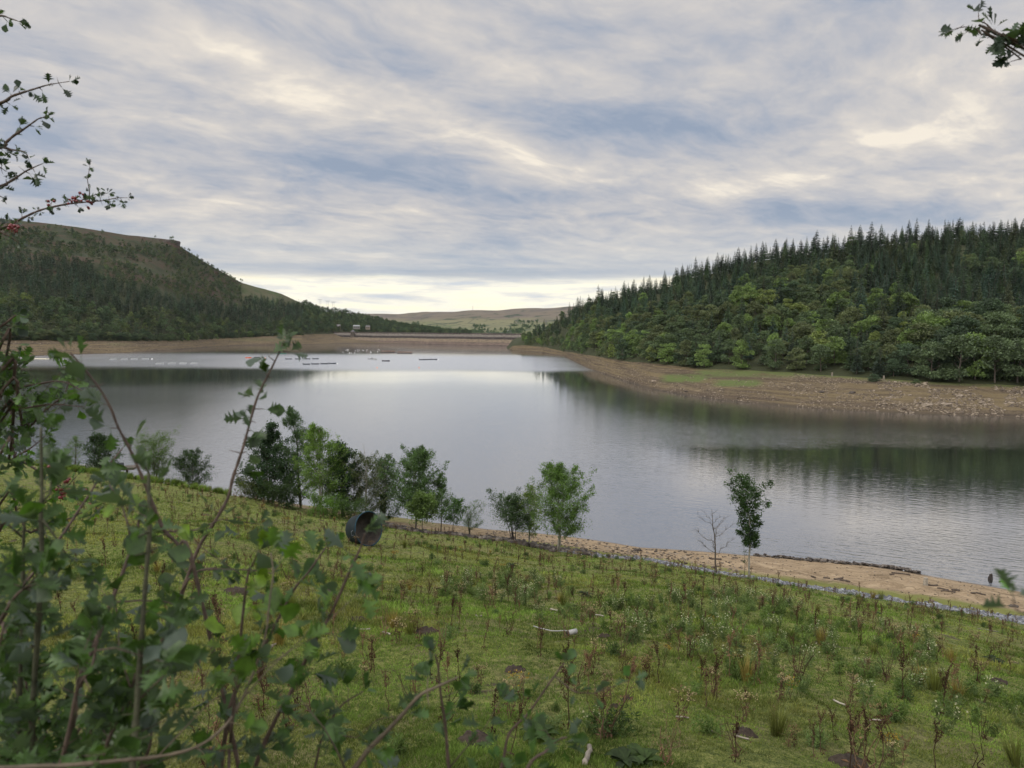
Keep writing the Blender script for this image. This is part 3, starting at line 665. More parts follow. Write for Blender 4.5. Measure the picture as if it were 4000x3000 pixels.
# an extra close row of broadleaf crowns along the beach
trees = []
for p, v_, x, y in zip(pts, vs, qx, qy):
    f = 1-(v_-3)/2.0                                                  # 1 foot, 0 crest
    cn = vnoise(p[0], p[1], 45)*.5+.5; cn2 = vnoise(p[0]+500, p[1], 28)*.5+.5
    if x < 2330: con = (f < .45 and x > 2090)*.75
    elif f < .26: con = .97
    elif f < .45: con = .9 if (x < 2950 or x > 3400) else .55
    elif f < .75: con = (.88 if x > 3300 else (.45 if x < 2900 else .40))
    else: con = .5 if 2650 < x < 3650 else .10
    con += (cn-.5)*.5*(0.05 < con < .95)
    if rng.uniform() < con:
        if f < .25: c = pickT(T_C, ['dark green', 'blackish green', 'brownish', 'mid green'], [5, 3, 1.5, 1], rng)
        else: c = pickT(T_C, ['dark green', 'bluish green', 'mid green', 'brownish'], [4, 2.6, 2, .6], rng)
        h = rng.triangular(6, 11.5, 17)*(rng.choice([.7, 1.0, 1.3], p=[.4, .45, .15]) if f < .2 else 1.0)*(.9 if f > .8 else 1); trees.append(('C', p, h, c, x, y, f))
    else:
        if f > .7: names, wts = ['mid green', 'dark green', 'olive', 'bright green', 'yellowish green'], [5, 2, 2.5, 1.6, .6]
        elif cn2 > .42 and 2850 < x < 3600: names, wts = ['bright green', 'mid green', 'yellowish green', 'olive'], [4.5, 3, 1.6, 1]
        else: names, wts = ['mid green', 'olive', 'dark green', 'bright green', 'dull brownish'], [4, 2.4, 3, .9, .8]
        c = pickT(T_B, names, wts, rng); h = rng.uniform(6.0, 12.0)*(1.35 if (x > 3550 and f > .75) else 1.0)
        if x < 2250: h *= .75
        trees.append(('B', p, h, c, x, y, f))
print('right wood trees', len(trees))
def zone_words(x, y, f):
    a = 'on the skyline' if f < .08 else 'high up' if f < .33 else 'halfway up' if f < .62 else 'low down' if f < .88 else 'at the shore'
    b = 'beside the dam' if x < 2250 else 'left end' if x < 2600 else 'left of middle' if x < 3000 else 'middle' if x < 3400 else 'right of middle' if x < 3750 else 'right edge'
    return a+' of the right-hand wood, '+b
def put_tree(kind, p, h, col, label, cat, group, name, rng, wide=None):
    lib, T, h0 = (CF, T_C, 17.0) if kind == 'C' else (BL, T_B, 14.0)
    cm, tm = lib[rng.integers(len(lib))]; s = h/h0
    o = bpy.data.objects.new(name, None); COL.objects.link(o); o.location = tuple(map(float, p)); o.rotation_euler = (rng.normal(0, .03), rng.normal(0, .03), rng.uniform(0, 6.28))
    wx = (rng.uniform(.75, 1.5) if kind == 'C' else rng.uniform(.85, 1.3)) if wide is None else wide
    o.scale = (s*wx, s*wx*rng.uniform(.9, 1.1), s); tag(o, label, cat, group)
    c = link('crown', cm, o); b = link('trunk', tm, o)
    t_ = np.array(T[col])*rng.uniform(.85, 1.15); c.color = (*[float(q) for q in t_], 1)
    return o
for kind, name in (('C', 'conifer_tree'), ('B', 'broadleaf_tree')):
    L_ = [q for q in trees if q[0] == kind]
    L_.sort(key=lambda q: -(q[2]/q[1][1])*(1.5 if q[6] < .06 and kind == 'C' else 1.0)*(1.0 if 1990 < q[4] < 4080 else .2))
    for q in L_[:295]:
        zw = zone_words(q[4], q[5], q[6]); sz = 'tall' if q[2] > (15.5 if kind == 'C' else 11.8) else 'smaller'
        lab = f"{sz} {q[3]} {'pointed conifer' if kind == 'C' else 'round broadleaf tree'} {zw}"
        put_tree(kind, q[1], q[2], q[3], lab, 'conifer' if kind == 'C' else 'tree', f"{q[3]} {'conifers' if kind == 'C' else 'broadleaf trees'} {zw}", name, rng)
    rest = L_[295:]
    pr = CFs if kind == 'C' else BLs; T = T_C if kind == 'C' else T_B; h0 = 17.0 if kind == 'C' else 14.0
    # finer prototypes than the far wood: nearer
    pr = [conifer(rng, 26, 11, 1.15, 17.0, 3.2, 3).arrays() for _ in range(4)] if kind == 'C' else [broadleaf(rng, 24, 40, .95, 14.0, 5.2).arrays() for _ in range(4)]
    if rest:
        V, T3, Q4, C3 = scatter(pr, np.array([q[1] for q in rest]), np.array([q[2] for q in rest])/h0, rng.uniform(0, 6.28, len(rest)), rng, .03, np.array([T[q[3]] for q in rest])*rng.uniform(.85, 1.15, (len(rest), 1)))
        o = link('conifer_wood' if kind == 'C' else 'broadleaf_wood', mesh_np('wood', V, [T3, Q4], LEAF_STUFF, False, cattr=C3))
        tag(o, 'dense mass of conifers filling the upper right-hand hillside' if kind == 'C' else 'broadleaf canopy between the conifers on the right-hand hillside', 'wood', kind='stuff')

# ---- left hillside wood (far): one mass of conifers, one of broadleaf trees; the waterside row is individual
pts, vs = sample_grid(LG, lv, 3.02, 5.95, 6.9, rng); qx, qy = proj(pts); ok = (qx > -150) & (qx < 1840); pts, vs, qx, qy = pts[ok], vs[ok], qx[ok], qy[ok]
CT = np.interp(qx, [0, 300, 400, 700, 945, 1000, 1180, 1850], [1010, 1030, 1090, 1180, 1200, 1175, 1215, 1400])     # upper edge of the plantation
con_, bro_ = [], []
for p, v_, x, y, ct in zip(pts, vs, qx, qy, CT):
    cn = vnoise(p[0], p[1], 90)*.5+.5; f = vnoise(p[0]+70, p[1]+9, 35)*.5+.5
    low_lim = np.interp(x, [0, 300, 700, 1000, 1300], [1180, 1200, 1250, 1265, 1240])+35*(cn-.5)
    if x > 1185: 
        if rng.uniform() < .85: bro_.append((p, rng.uniform(8, 14), pickT(T_B, ['mid green', 'dark green', 'olive'], [3, 4, 1.5], rng)))
        continue
    topl = ct-20+30*cn
    if y < topl:                                                     # open moor with scattered scrub
        dens = np.clip((y-(topl-175))/70, 0, 1)*1.25*(f > .33)+.08
        if x > 945: dens *= (y > topl-8)
        if x > 560 and x <= 945: dens = max(dens, 1.3*(f > .24))
        if y < np.interp(x, [0, 350, 690, 945], [895, 918, 968, 1106]): dens *= .15
        if rng.uniform() < dens*(.55+.9*f): bro_.append((p, rng.uniform(4.0, 9.0), pickT(T_B, ['dark green', 'mid green', 'olive'], [3, 3, 2], rng)))
    elif y < low_lim: con_.append((p, rng.uniform(11, 19), pickT(T_C, ['dark green', 'blackish green', 'bluish green', 'mid green'], [5, 3, 2, 1], rng)))
    else:
        if rng.uniform() < .3+.5*(cn-.5): con_.append((p, rng.uniform(10, 16), pickT(T_C, ['dark green', 'blackish green', 'brownish'], [4, 3, 2], rng)))
        else: bro_.append((p, rng.uniform(8, 14), pickT(T_B, ['dark green', 'mid green', 'olive', 'yellowish green'], [4, 3, 2.5, .3], rng)))
print('left wood', len(con_), len(bro_))
for lst, pr, T, h0, nm, lab in ((con_, CFs, T_C, 17.0, 'conifer_plantation', 'dark conifer plantation banding the left-hand hillside below the moor'), (bro_, BLs, T_B, 14.0, 'hillside_wood', 'dense mixed broadleaf wood covering the lower left-hand hillside')):
    V, T3, Q4, C3 = scatter(pr, np.array([q[0] for q in lst]), np.array([q[1] for q in lst])/h0, rng.uniform(0, 6.28, len(lst)), rng, .03, np.array([T[q[2]] for q in lst])*rng.uniform(.6, 1.1, (len(lst), 1)))
    tag(link(nm, mesh_np('wood', V, [T3, Q4], LEAF_STUFF, False, cattr=C3)), lab, 'wood', kind='stuff')
def hill_pt(A, v, px, vv):                                           # a point of a lofted hill at column px, row value vv
    cols = rpx if A is RG else lpx
    fx = np.interp(px, cols, np.arange(len(cols))); i = int(min(fx, len(cols)-2)); a = fx-i
    fy = np.interp(vv, v, np.arange(len(v))); j = int(min(fy, len(v)-2)); b = fy-j
    return (A[i, j]*(1-a)+A[i+1, j]*a)*(1-b)+(A[i, j+1]*(1-a)+A[i+1, j+1]*a)*b
x = -60
while x < 1185:
    p = hill_pt(LG, lv, x, 3.0+rng.uniform(-.02, .02)); c = pickT(T_B, ['mid green', 'dark green', 'olive', 'bright green'], [4, 2, 1.5, 1.1], rng); h = rng.uniform(7, 11)
    wz = 'left of the slipway' if x < 500 else 'just right of the slipway' if x < 750 else 'towards the dam'
    put_tree('B', p-np.array([0, 0, 1.2]), h, c, f"{'taller' if h > 9 else 'low'} {c} bushy tree in the far bank row, {wz}", 'tree', f'waterside trees across the reservoir {wz}', 'waterside_tree', rng, wide=1.35)
    x += rng.uniform(14, 24)
# far tree clumps beyond the dam
pos, sc = [], []
for (x0, x1, y0, y1, n) in ((1530, 1720, 1280, 1302, 60), (1610, 1640, 1262, 1276, 14), (1720, 2050, 1288, 1306, 110), (1850, 1905, 1272, 1284, 22), (1990, 2130, 1270, 1290, 50), (2000, 2100, 1255, 1262, 18)):
    for _ in range(n):
        X_ = rng.uniform(x0, x1); Y_ = rng.uniform(y0, y1); u = (1304-Y_)/90.0
        pos.append(P(X_, Y_, np.interp(Y_, [1200, 1304], [4400, 2450]))-np.array([0, 0, 4.0])); sc.append(rng.uniform(.7, 1.2))
V, T3, Q4, C3 = scatter(BLs, np.array(pos), np.array(sc), rng.uniform(0, 6, len(pos)), rng, 0, np.tile(np.array([[.75, .85, 1.0]]), (len(pos), 1)))
tag(link('valley_trees', mesh_np('wood', V, [T3, Q4], LEAF_STUFF, False, cattr=C3)), 'scattered copses and hedge trees in the valley beyond the dam', 'wood', kind='stuff')

# ------------------------------------------------------------------ cliff on the moor edge
ROCKG = simple('gritstone', (.10, .085, .075), .9, .4, .4, bstr=.6)
def crag(px0, px1, n, name, label, hmax, top=False):
    g = Geo(); base = hill_pt(LG, lv, (px0+px1)/2, 6.0)
    for k in range(n):
        px = rng.uniform(px0, px1); f = (px-px0)/(px1-px0); p = hill_pt(LG, lv, px, rng.uniform(5.86, 6.0) if not top else 5.99)-base; V, F = rock_proto(rng, 1, 1.0)
        s = hmax*rng.uniform(.35, 1)*(.4+.6*f); g.add(V*np.array([s*1.5, s, s*.55])+p-np.array([0, 0, s*.3]), T=F)
    o = link(name, g.mesh(name, ROCKG), loc=base); tag(o, label, 'cliff')
crag(470, 692, 90, 'rock_edge', 'broken grey gritstone edge along the top of the left-hand moor', 4.2)
pe = P(690, 941, 1402); V = Geo()
for k, (w_, z_, h_) in enumerate(((16, -1.2, 1.8), (14.5, -2.8, 2.6), (12, -5.4, 2.6), (15, -8.0, 2.8), (13, -10.8, 3))):
    box(V, (-w_/2+rng.uniform(-1, 1), 0, z_), (w_*1.6, 12, h_), rng.uniform(-.1, .1))
tag(link('overhanging_crag', V.mesh('crag', ROCKG), loc=pe), 'layered overhanging rock nose at the right end of the moor edge', 'cliff')

# ------------------------------------------------------------------ buildings by the dam, mast and pylons
WALLW = simple('pale_wall', (.2, .195, .18), .8); WALLS = simple('stone_wall', (.22, .19, .15), .9); ROOFM = simple('roof_slate', (.13, .12, .12), .7); WHITE = simple('white_roof', (.22, .23, .23), .5)
def house(px, py, Y, wpx, hpx, wall, roof, label, rot=0.0):
    p = P(px, py, Y); s = Y/FPX; wd, ht = wpx*s, hpx*s
    o = empty('house', p, label, 'building'); o.rotation_euler.z = rot
    g = Geo(); box(g, (0, 0, ht*.1), (wd, wd*.6, ht*1.2)); link('wall', g.mesh('wall', wall), o)
    g = Geo(); a = ht*.72; x, y, hh = wd*.54, wd*.36, ht*.55
    g.add([[-x, -y, a], [x, -y, a], [x, y, a], [-x, y, a], [-x, 0, a+hh], [x, 0, a+hh]], T=[[0, 4, 3], [1, 2, 5]], Q=[[0, 1, 5, 4], [2, 3, 4, 5], [0, 3, 2, 1]])
    link('roof', g.mesh('roof', roof), o)
    for k in (-.3, 0, .3):
        g = Geo(); box(g, (k*wd, -wd*.3-.05, ht*.25), (wd*.12, .2, ht*.35)); link('window', g.mesh('window', SLIT), o)
house(1192, 1294, 1470, 14, 9, WALLW, ROOFM, 'small pale boathouse with dark roof left of the dam')
house(1312, 1284, 1560, 34, 13, WALLS, ROOFM, 'stone house half hidden in trees above the dam end')
house(1393, 1281, 1570, 24, 9, WALLW, WHITE, 'building with a white roof among trees behind the valve tower')
house(1437, 1283, 1580, 16, 9, WALLS, ROOFM, 'small stone cottage right of the white-roofed building')
house(1985, 1296, 2700, 16, 4, WALLW, WHITE, 'distant white farmhouse in the valley beyond the dam')
STEEL = simple('galvanised_steel', (.25, .25, .26), .5)
p = P(1847, 1214, 4690); g = Geo(); tube(g, [(0, 0, -10), (0, 0, 30)], [1.2, .7], 6); tube(g, [(0, 0, 27), (0, 0, 30)], [1.6, 1.6], 8); tag(link('radio_mast', g.mesh('mast', STEEL), loc=p), 'thin radio mast on the top of the far hill', 'mast')
for px, py in ((1250, 1192), (1280, 1198), (1302, 1202)):
    p = P(px, py, 1720); g = Geo(); h = 14
    for dx_ in (-2.2, 2.2): tube(g, [(dx_, 0, -14), (dx_*.8, 0, h)], .28, 4)
    tube(g, [(-5, 0, h-.8), (5, 0, h-.8)], .3, 4)
    for dx_ in (-4.6, 0, 4.6): tube(g, [(dx_, 0, h-.8), (dx_, 0, h+1.2)], .25, 4)
    tag(link('power_pole', g.mesh('pole', STEEL), loc=p), {1250: 'left of the twin-legged power poles on the wooded ridge', 1280: 'middle of the twin-legged power poles on the wooded ridge', 1302: 'right of the twin-legged power poles on the wooded ridge'}[px], 'power pole', 'power poles on the ridge')

# ------------------------------------------------------------------ boats
def boat_mesh(L_, B_, D_, hull):
    st = np.linspace(0, 1, 11); g = Geo(); n = 7; V = []
    for s in st:
        b = B_/2*(math.sin(math.pi*min(1, .22+s*.78))**.6 if s < 1 else 0.02); b = B_/2*(1-((s-.35)/.65)**2.4 if s > .35 else .82+.18*s/.35); b = max(b, .02)
        zt = D_*(.8+.35*s**2+.1*(1-s)**2)
        for k in range(n):
            a = math.pi*k/(n-1); V.append([(s-.5)*L_, -b*math.cos(a)*1.0, zt-(zt+D_*.25*(1-s**3))*math.sin(a)**.6])
    idx = np.arange(len(V)).reshape(len(st), n)
    Q = np.stack([idx[:-1, :-1], idx[1:, :-1], idx[1:, 1:], idx[:-1, 1:]], -1).reshape(-1, 4); g.add(V, Q=Q)
    g.add(V[:n], T=[[0, k, k+1] for k in range(1, n-1)]); return g.mesh('hull', hull)
HULLS = {'white': simple('white_hull', (.42, .43, .42), .5), 'dark': simple('dark_hull', (.03, .03, .035), .5), 'orange': simple('orange_hull', (.75, .12, .03), .4), 'green': simple('green_hull', (.06, .17, .12), .5), 'grey': simple('grey_hull', (.10, .11, .12), .5)}
INNER = simple('boat_inside', (.12, .11, .1), .7)
def boat(px, py, col, label, L_=4.6, motor=False, rot=0.0, group=None, cab=False):
    p = W(px, py); o = empty('motor_boat' if motor or cab else 'rowing_boat', p, label, 'boat', group); o.rotation_euler.z = rot
    link('hull', boat_mesh(L_, 1.6, .7, HULLS[col]), o)
    g = Geo(); box(g, (0, 0, .34), (L_*.72, 1.15, .05)); link('floor', g.mesh('floor', INNER), o)
    for k in (-.22, .02, .26):
        g = Geo(); box(g, (k*L_, 0, .55), (.28, 1.25, .06)); link('seat', g.mesh('seat', HULLS['grey']), o)
    if motor or col in ('white', 'grey'):
        g = Geo(); box(g, (-L_/2-.12, 0, .85), (.35, .3, .5), top=(.7, .8)); box(g, (-L_/2-.1, 0, .3), (.12, .12, .9)); link('outboard_motor', g.mesh('motor', HULLS['dark']), o)
    if cab:
        g = Geo(); box(g, (.3, 0, 1.2), (1.5, 1.3, .9), top=(.8, .85)); link('cabin', g.mesh('cabin', HULLS['white']), o)
    return o
rows_ = [('the back line of white boats at far left', [(443, 1405), (486, 1404), (525, 1403), (568, 1403)], 'white'), ('the front line of white boats at far left', [(625, 1421), (672, 1420), (715, 1420), (758, 1420)], 'white'),
    ('the back line of four grey boats', [(1128, 1403.5), (1165, 1403.5), (1201, 1403), (1233, 1402.5)], 'grey'), ('the front line of four grey boats', [(1198, 1424), (1232, 1423), (1268, 1422), (1299, 1421)], 'grey'), ('the line of three boats below the dam', [(1650, 1406), (1673, 1405.5), (1696, 1405)], 'grey')]
ordw = ['leftmost', 'second from the left', 'third from the left', 'fourth from the left']
for lab, ps, c in rows_:
    for i, (x, y) in enumerate(ps): boat(x, y, c, f"{ordw[i]} rowing boat in {lab}", 4.9, rot=rng.normal(0, .12), group='boats moored in lines on the reservoir')
boat(971, 1398.5, 'orange', 'small orange boat behind the tall leafy shoot', 4.5, rot=.1)
boat(1005, 1397.5, 'dark', 'dark boat right beside the orange boat', 5.0, rot=-.1)
boat(1450, 1403, 'white', 'left of two white motor boats moored below the dam', 4.8, True, .5, cab=True)
boat(1463, 1406, 'white', 'right of two white motor boats moored below the dam', 4.6, True, -.3, cab=True)
boat(1508, 1411, 'dark', 'black open boat right of the two white motor boats', 5.6, True, .05)
boat(1100, 1382, 'green', 'long green boat under the far left bank near the dam', 9.0, rot=.02)
DECK = simple('wet_planks', (.09, .075, .06), .8, .4, 3); RAIL = simple('rusty_rail', (.2, .1, .07), .7); CREAM = simple('cream_pontoon', (.72, .66, .5), .6)
def pontoon(px, py, wpx, mat, label, rail=True, rot=0.0, group=None):
    p = W(px, py); s = p[1]/FPX; wd = wpx*s; o = empty('floating_platform', p, label, 'pontoon', group); o.rotation_euler.z = rot
    g = Geo(); box(g, (0, 0, .35), (wd, 5.0, .3)); link('deck', g.mesh('deck', mat), o)
    for dx_ in (-.42, -.14, .14, .42):
        g = Geo(); box(g, (dx_*wd, 0, .08), (wd*.16, 4.6, .35)); link('float', g.mesh('float', HULLS['dark'] if mat is DECK else mat), o)
    if rail:
        g = Geo()
        for dx_ in np.linspace(-.5, .5, 9):
            for y_ in (-2.4, 2.4): box(g, (dx_*wd*.98, y_, 1.05), (.14, .14, 1.2))
        for y_ in (-2.4, 2.4):
            box(g, (0, y_-.1, 1.6), (wd, .1, .16)); box(g, (0, y_-.1, 1.1), (wd, .1, .12))
        link('railing', g.mesh('railing', RAIL), o)
pontoon(1516, 1376, 54, DECK, 'left of two dark railed floating platforms below the dam', group='railed platforms'); pontoon(1581, 1380, 58, DECK, 'right of two dark railed floating platforms below the dam', group='railed platforms')
pontoon(148, 1403, 74, CREAM, 'cream floating pontoon of blocks near the left edge of the water', False, .06)
BUOY = {'white': simple('white_buoy', (.8, .8, .78), .5), 'orange': simple('orange_buoy', (.8, .25, .08), .5)}
V, F = rock_proto(np.random.default_rng(1), 2, 1.0); V = unit(V)
def buoy(px, py, c, r, label, group=None):
    g = Geo(); g.add(V*r, T=F); tube(g, [(0, 0, r*.8), (0, 0, r*1.6)], r*.2, 5); tag(link('mooring_buoy', g.mesh('buoy', BUOY[c], True), loc=W(px, py)), label, 'buoy', group)
buoy(1473, 1437, 'orange', .4, 'small orange buoy in open water below the black boat'); buoy(1637, 1437, 'orange', .4, 'small orange buoy below the line of three boats')
buoy(594, 1403, 'white', .55, 'white buoy at the right end of the leftmost line of boats'); buoy(1712, 1405, 'white', .4, 'white buoy at the right end of the line of three boats'); buoy(1318, 1421, 'white', .4, 'white buoy at the right end of the front line of grey boats'); buoy(1036, 1399, 'orange', .4, 'small buoy right of the dark boat')
for k in range(26): buoy(rng.uniform(1340, 1500), rng.uniform(1364, 1380), 'white', .35, 'tiny white float scattered on the dark water left of the railed platforms', 'tiny white floats below the dam')

# ------------------------------------------------------------------ stones on the far beaches
rockp = [rock_proto(rng, 1, .55) for _ in range(8)]; rockp = [(v_, f_, np.zeros((0, 4), int)) for v_, f_ in rockp]
def stone_mat(name, a, b, c):
    m, t, out = newmat(name); rp = t.new('ShaderNodeNewGeometry').outputs['Random Per Island']; n = t.noise(geo_pos(t), 2.5, 5, .6)
    col = t.ramp(rp, [(0, a), (.5, b), (1, c)]); col = t.mix(.7, col, t.ramp(n, [(.3, (.55, .55, .55)), (.7, (1.3, 1.3, 1.3))]), 'MULTIPLY'); pbr(t, out, col, .85, bump(t, n, .4, .1)); return m
ST_BR = stone_mat('brown_stones', (.05, .038, .028), (.125, .098, .072), (.28, .23, .17)); ST_GR = stone_mat('grey_stones', (.06, .063, .07), (.13, .135, .15), (.27, .28, .29)); ST_DK = stone_mat('dark_stones', (.025, .021, .018), (.06, .05, .042), (.15, .13, .11))
pos, sc = [], []
for _ in range(17000):
    x = rng.uniform(2000, 4150); v_ = rng.uniform(1.0, 2.9)
    if vnoise(x*.02, v_*3, 1.0) < -.25 or (x < 3100 and v_ > 2.2 and rng.uniform() < .8) or (2500 < x < 3000 and v_ > 1.6 and rng.uniform() < .75): continue
    p = hill_pt(RG, rv, x, v_); pos.append(p); sc.append(rng.uniform(.10, .32)*(1 if rng.uniform() < .95 else 2.0)*(1.3 if x > 3400 else 1))
for _ in range(2500):
    x = rng.uniform(-100, 1240); v_ = rng.uniform(1.0, 2.8); pos.append(hill_pt(LG, lv, x, v_)); sc.append(rng.uniform(.2, .7))
V, T3, Q4, _c = scatter(rockp, np.array(pos), np.array(sc), rng.uniform(0, 6.28, len(pos)), rng, .3)
tag(link('shore_stones', mesh_np('stones', V, [T3, Q4], ST_BR)), 'brown loose stones strewn over the bare far shores', 'stones', kind='stuff')
bl = stone_mat('pale_boulders', (.15, .12, .085), (.22, .18, .135), (.28, .23, .17))
for i, (x, y, r, lab) in enumerate(((3620, 1592, 2.0, 'large pale boulder at the water edge, left of the pair on the right-hand shore'), (3690, 1590, 1.9, 'broad pale boulder in the middle of the right-hand stony shore'), (3708, 1588, 1.0, 'small pale rock touching the broad pale boulder'), (3752, 1560, 1.8, 'flat sandy coloured boulder higher up the right-hand shore'), (3835, 1584, 1.3, 'lone pale boulder right of the broad one on the far shore'), (3210, 1545, 1.2, 'dark slab on the stony shore below the lone bush'), (3330, 1548, 1.3, 'dark double slab on the stony shore'), (2553, 1498, 1.6, 'square pale boulder on the shore point left of the green patches'), (2680, 1534, 1.0, 'dark stump-like rock at the edge of the far water'), (3555, 1555, 1.0, 'ochre rock among rubble on the far shore'))):
    V, F = rock_proto(rng, 2, .55); wv_ = np.interp(y, [1400, 1440+0], [0, 0])
    wy, ty, bw, cy, cd = RT(x); v_ = 1+2*(wy-y)/(wy-ty); p = hill_pt(RG, rv, x, max(1.02, v_)); g = Geo(); g.add(V*r*.75, T=F)
    tag(link('boulder', g.mesh('boulder', bl if 'dark' not in lab else ST_DK), loc=p+np.array([0, 0, .15*r])), lab, 'boulder')
for x, lab in ((3250, 'left of two small pale posts at the wood edge on the right-hand shore'), (3452, 'right of two small pale posts at the wood edge on the right-hand shore')):
    p = hill_pt(RG, rv, x, 2.92); g = Geo(); box(g, (0, 0, .6), (.5, .35, 1.5), top=(.9, .9)); tag(link('marker_post', g.mesh('post', WALLS), loc=p), lab, 'post')
p = hill_pt(RG, rv, 3412, 2.75); put_tree('B', p-np.array([0, 0, .9]), 3.2, 'dark green', 'low round bush alone on the grass in front of the right-hand wood', 'bush', None, 'bush', rng, 1.6)
p = hill_pt(RG, rv, 3575, 2.78); put_tree('B', p-np.array([0, 0, .7]), 2.2, 'mid green', 'small bush right of the low round bush on the right-hand shore', 'bush', None, 'bush', rng, 1.6)
# ------------------------------------------------------------------ near shore: stone bands, rubble, boulders
def edge_pt(px, s, extra=0.0):
    """point of the near shore in picture column px at shore coordinate s (0 meadow edge, 1 water)"""
    i = np.interp(px, [e[0] for e in EDGE], np.arange(len(EDGE))); a = lambda L: np.interp(i, np.arange(len(EDGE)), L)
    th_ = a(e_th); r = a(e_R)+(a(e_W)-a(e_R))*s+extra; x, y = r*math.sin(th_), r*math.cos(th_); return np.array([x, y, ground_z(x, y)])
def stone_field(name, label, n, fn, mat, rng, lo, hi):
    pos, sc = [], []
    for _ in range(n):
        p, k = fn(); s = rng.uniform(lo, hi)*k; pos.append(p+np.array([0, 0, s*.12])); sc.append(s)
    V, T3, Q4, _c = scatter(rockp, np.array(pos), np.array(sc), rng.uniform(0, 6.28, n), rng, .4)
    tag(link(name, mesh_np('stones', V, [T3, Q4], mat)), label, 'stones', kind='stuff')
def f_grey():
    x = rng.uniform(2180, 4300); e = rng.normal(0, .55)+.3; return edge_pt(x, 0, e), 1.0
stone_field('grey_stone_bank', 'band of loose blue-grey stones along the lower edge of the meadow', 9000, f_grey, ST_GR, rng, .06, .20)
def f_dark():
    x = rng.uniform(1480, 2330); e = rng.normal(0, .9)+.6+.8*vnoise(x*.01, 0, 1.0); return edge_pt(x, 0, e), (1.6 if x < 2100 else 1.0)
stone_field('dark_rubble_bank', 'dark tumbled rubble along the meadow edge under the shore trees', 1100, f_dark, ST_DK, rng, .12, .34)
def f_brown():
    x = rng.uniform(1900, 2900); return edge_pt(x, rng.uniform(.15, .95)**1.2), 1.0
stone_field('beach_stones', 'scattered brown stones on the bare strip above the water', 750, f_brown, ST_BR, rng, .05, .2)
def f_sand():
    x = rng.uniform(2900, 4300); return edge_pt(x, rng.uniform(.25, .98)), 1.0
stone_field('sand_pebbles', 'thin scatter of small stones on the sandy beach', 500, f_sand, ST_BR, rng, .03, .1)
# remains of a stone wall along the water
ROWP = [(2945, 2163), (3050, 2170), (3115, 2190), (3180, 2192), (3225, 2186), (3270, 2200), (3330, 2202), (3410, 2202), (3470, 2203), (3540, 2216), (3592, 2230)]
g = Geo(); b0 = W(3260, 2195, .3)
for k in range(420):
    f = rng.uniform(0, len(ROWP)-1); i = int(f); a = f-i; x = ROWP[i][0]*(1-a)+ROWP[i+1][0]*a; y = ROWP[i][1]*(1-a)+ROWP[i+1][1]*a
    wd = 1.0 if not (3000 < x < 3040 or 3150 < x < 3260) else 2.0
    p = W(x, y, .3)+np.array([0, -abs(rng.normal(0, .22*wd)), 0]); p[2] = max(ground_z(p[0], p[1]), 0)+rng.uniform(.0, .22); V, T3, _ = rockp[rng.integers(8)]; s = rng.uniform(.10, .26)
    c, s_ = math.cos(k), math.sin(k); g.add(V@np.array([[c, -s_, 0], [s_, c, 0], [0, 0, 1]])*s+p-b0, T=T3)
tag(link('ruined_wall', g.mesh('stones', ST_DK), loc=b0), 'low dark line of tumbled wall stones along the beach at the water edge', 'wall')
def boulder(px, s, r, mat, label, extra=0):
    V, F = rock_proto(rng, 2, .6); g = Geo(); g.add(V*r, T=F); p = edge_pt(px, s, extra); tag(link('boulder', g.mesh('boulder', mat), loc=p+np.array([0, 0, r*.15])), label, 'boulder')
boulder(2492, .72, .42, ST_DK, 'dark rounded boulder close to the water right of the green shore tree')
boulder(2563, .75, .2, ST_DK, 'small dark rock right of the rounded boulder near the water')
boulder(2488, .05, .38, ST_GR, 'pale grey slab on the stone bank, middle of the shore'); boulder(2515, .05, .3, bl, 'pale upright stone beside the grey slab on the stone bank')
boulder(1765, 0.05, .5, ST_DK, 'dark block in the rubble left of the twin shore trees'); boulder(2110, -.02, .42, ST_DK, 'dark rock at the foot of the bright green shore tree'); boulder(2035, .0, .55, ST_DK, 'large dark rock under the willow clump')
boulder(3960, .42, .35, ST_DK, 'brown rock on the sand near the right edge of the photo'); boulder(3640, .13, .28, ST_BR, 'round brown stone above the grey stone bank')
WOODG = simple('weathered_wood', (.30, .27, .22), .8, .4, 8); WOODD = simple('dark_driftwood', (.09, .07, .055), .85, .4, 8); WOODP = simple('bleached_wood', (.20, .175, .14), .7, .2, 10)
def log(px, s, L_, r, ang, mat, label, extra=0, name='driftwood', group=None):
    p = edge_pt(px, s, extra); d = np.array([math.cos(ang), math.sin(ang), 0])*L_/2; g = Geo(); q = wob(-d, d, 6, .03, rng)
    for i in range(6): q[i, 2] = ground_z(p[0]+q[i, 0], p[1]+q[i, 1])-p[2]+r
    tube(g, q, r, 7); tag(link(name, g.mesh(name, mat), loc=p), label, 'driftwood', group)
log(2795, .55, 1.1, .09, .0, WOODD, 'short dark log left of the bare sapling on the sand'); log(3520, .80, 1.6, .07, -.05, WOODD, 'dark plank lying below the ruined wall on the sand'); log(3485, .7, .4, .07, .1, WOODD, 'stub of dark wood on sand under the ruined wall')
for k, (px, s, L_, a) in enumerate(((3275, .42, .9, .3), (3290, .36, .8, -.5), (3305, .34, .6, .1), (3180, .35, .4, .2), (3230, .4, .5, -.1), (3640, .55, .9, .0), (3680, .5, .8, -.3), (3700, .45, 1.2, .05), (3730, .52, .7, .2), (3830, .55, .7, -.2), (3800, .5, .5, .4))):
    log(px, s, L_, .05+.04*rng.uniform(), a, WOODD, ('twisted driftwood piece in the small heap at mid beach' if px < 3400 else 'driftwood piece in the debris line on the right of the beach'), group='driftwood at mid beach' if px < 3400 else 'driftwood on the right of the beach')
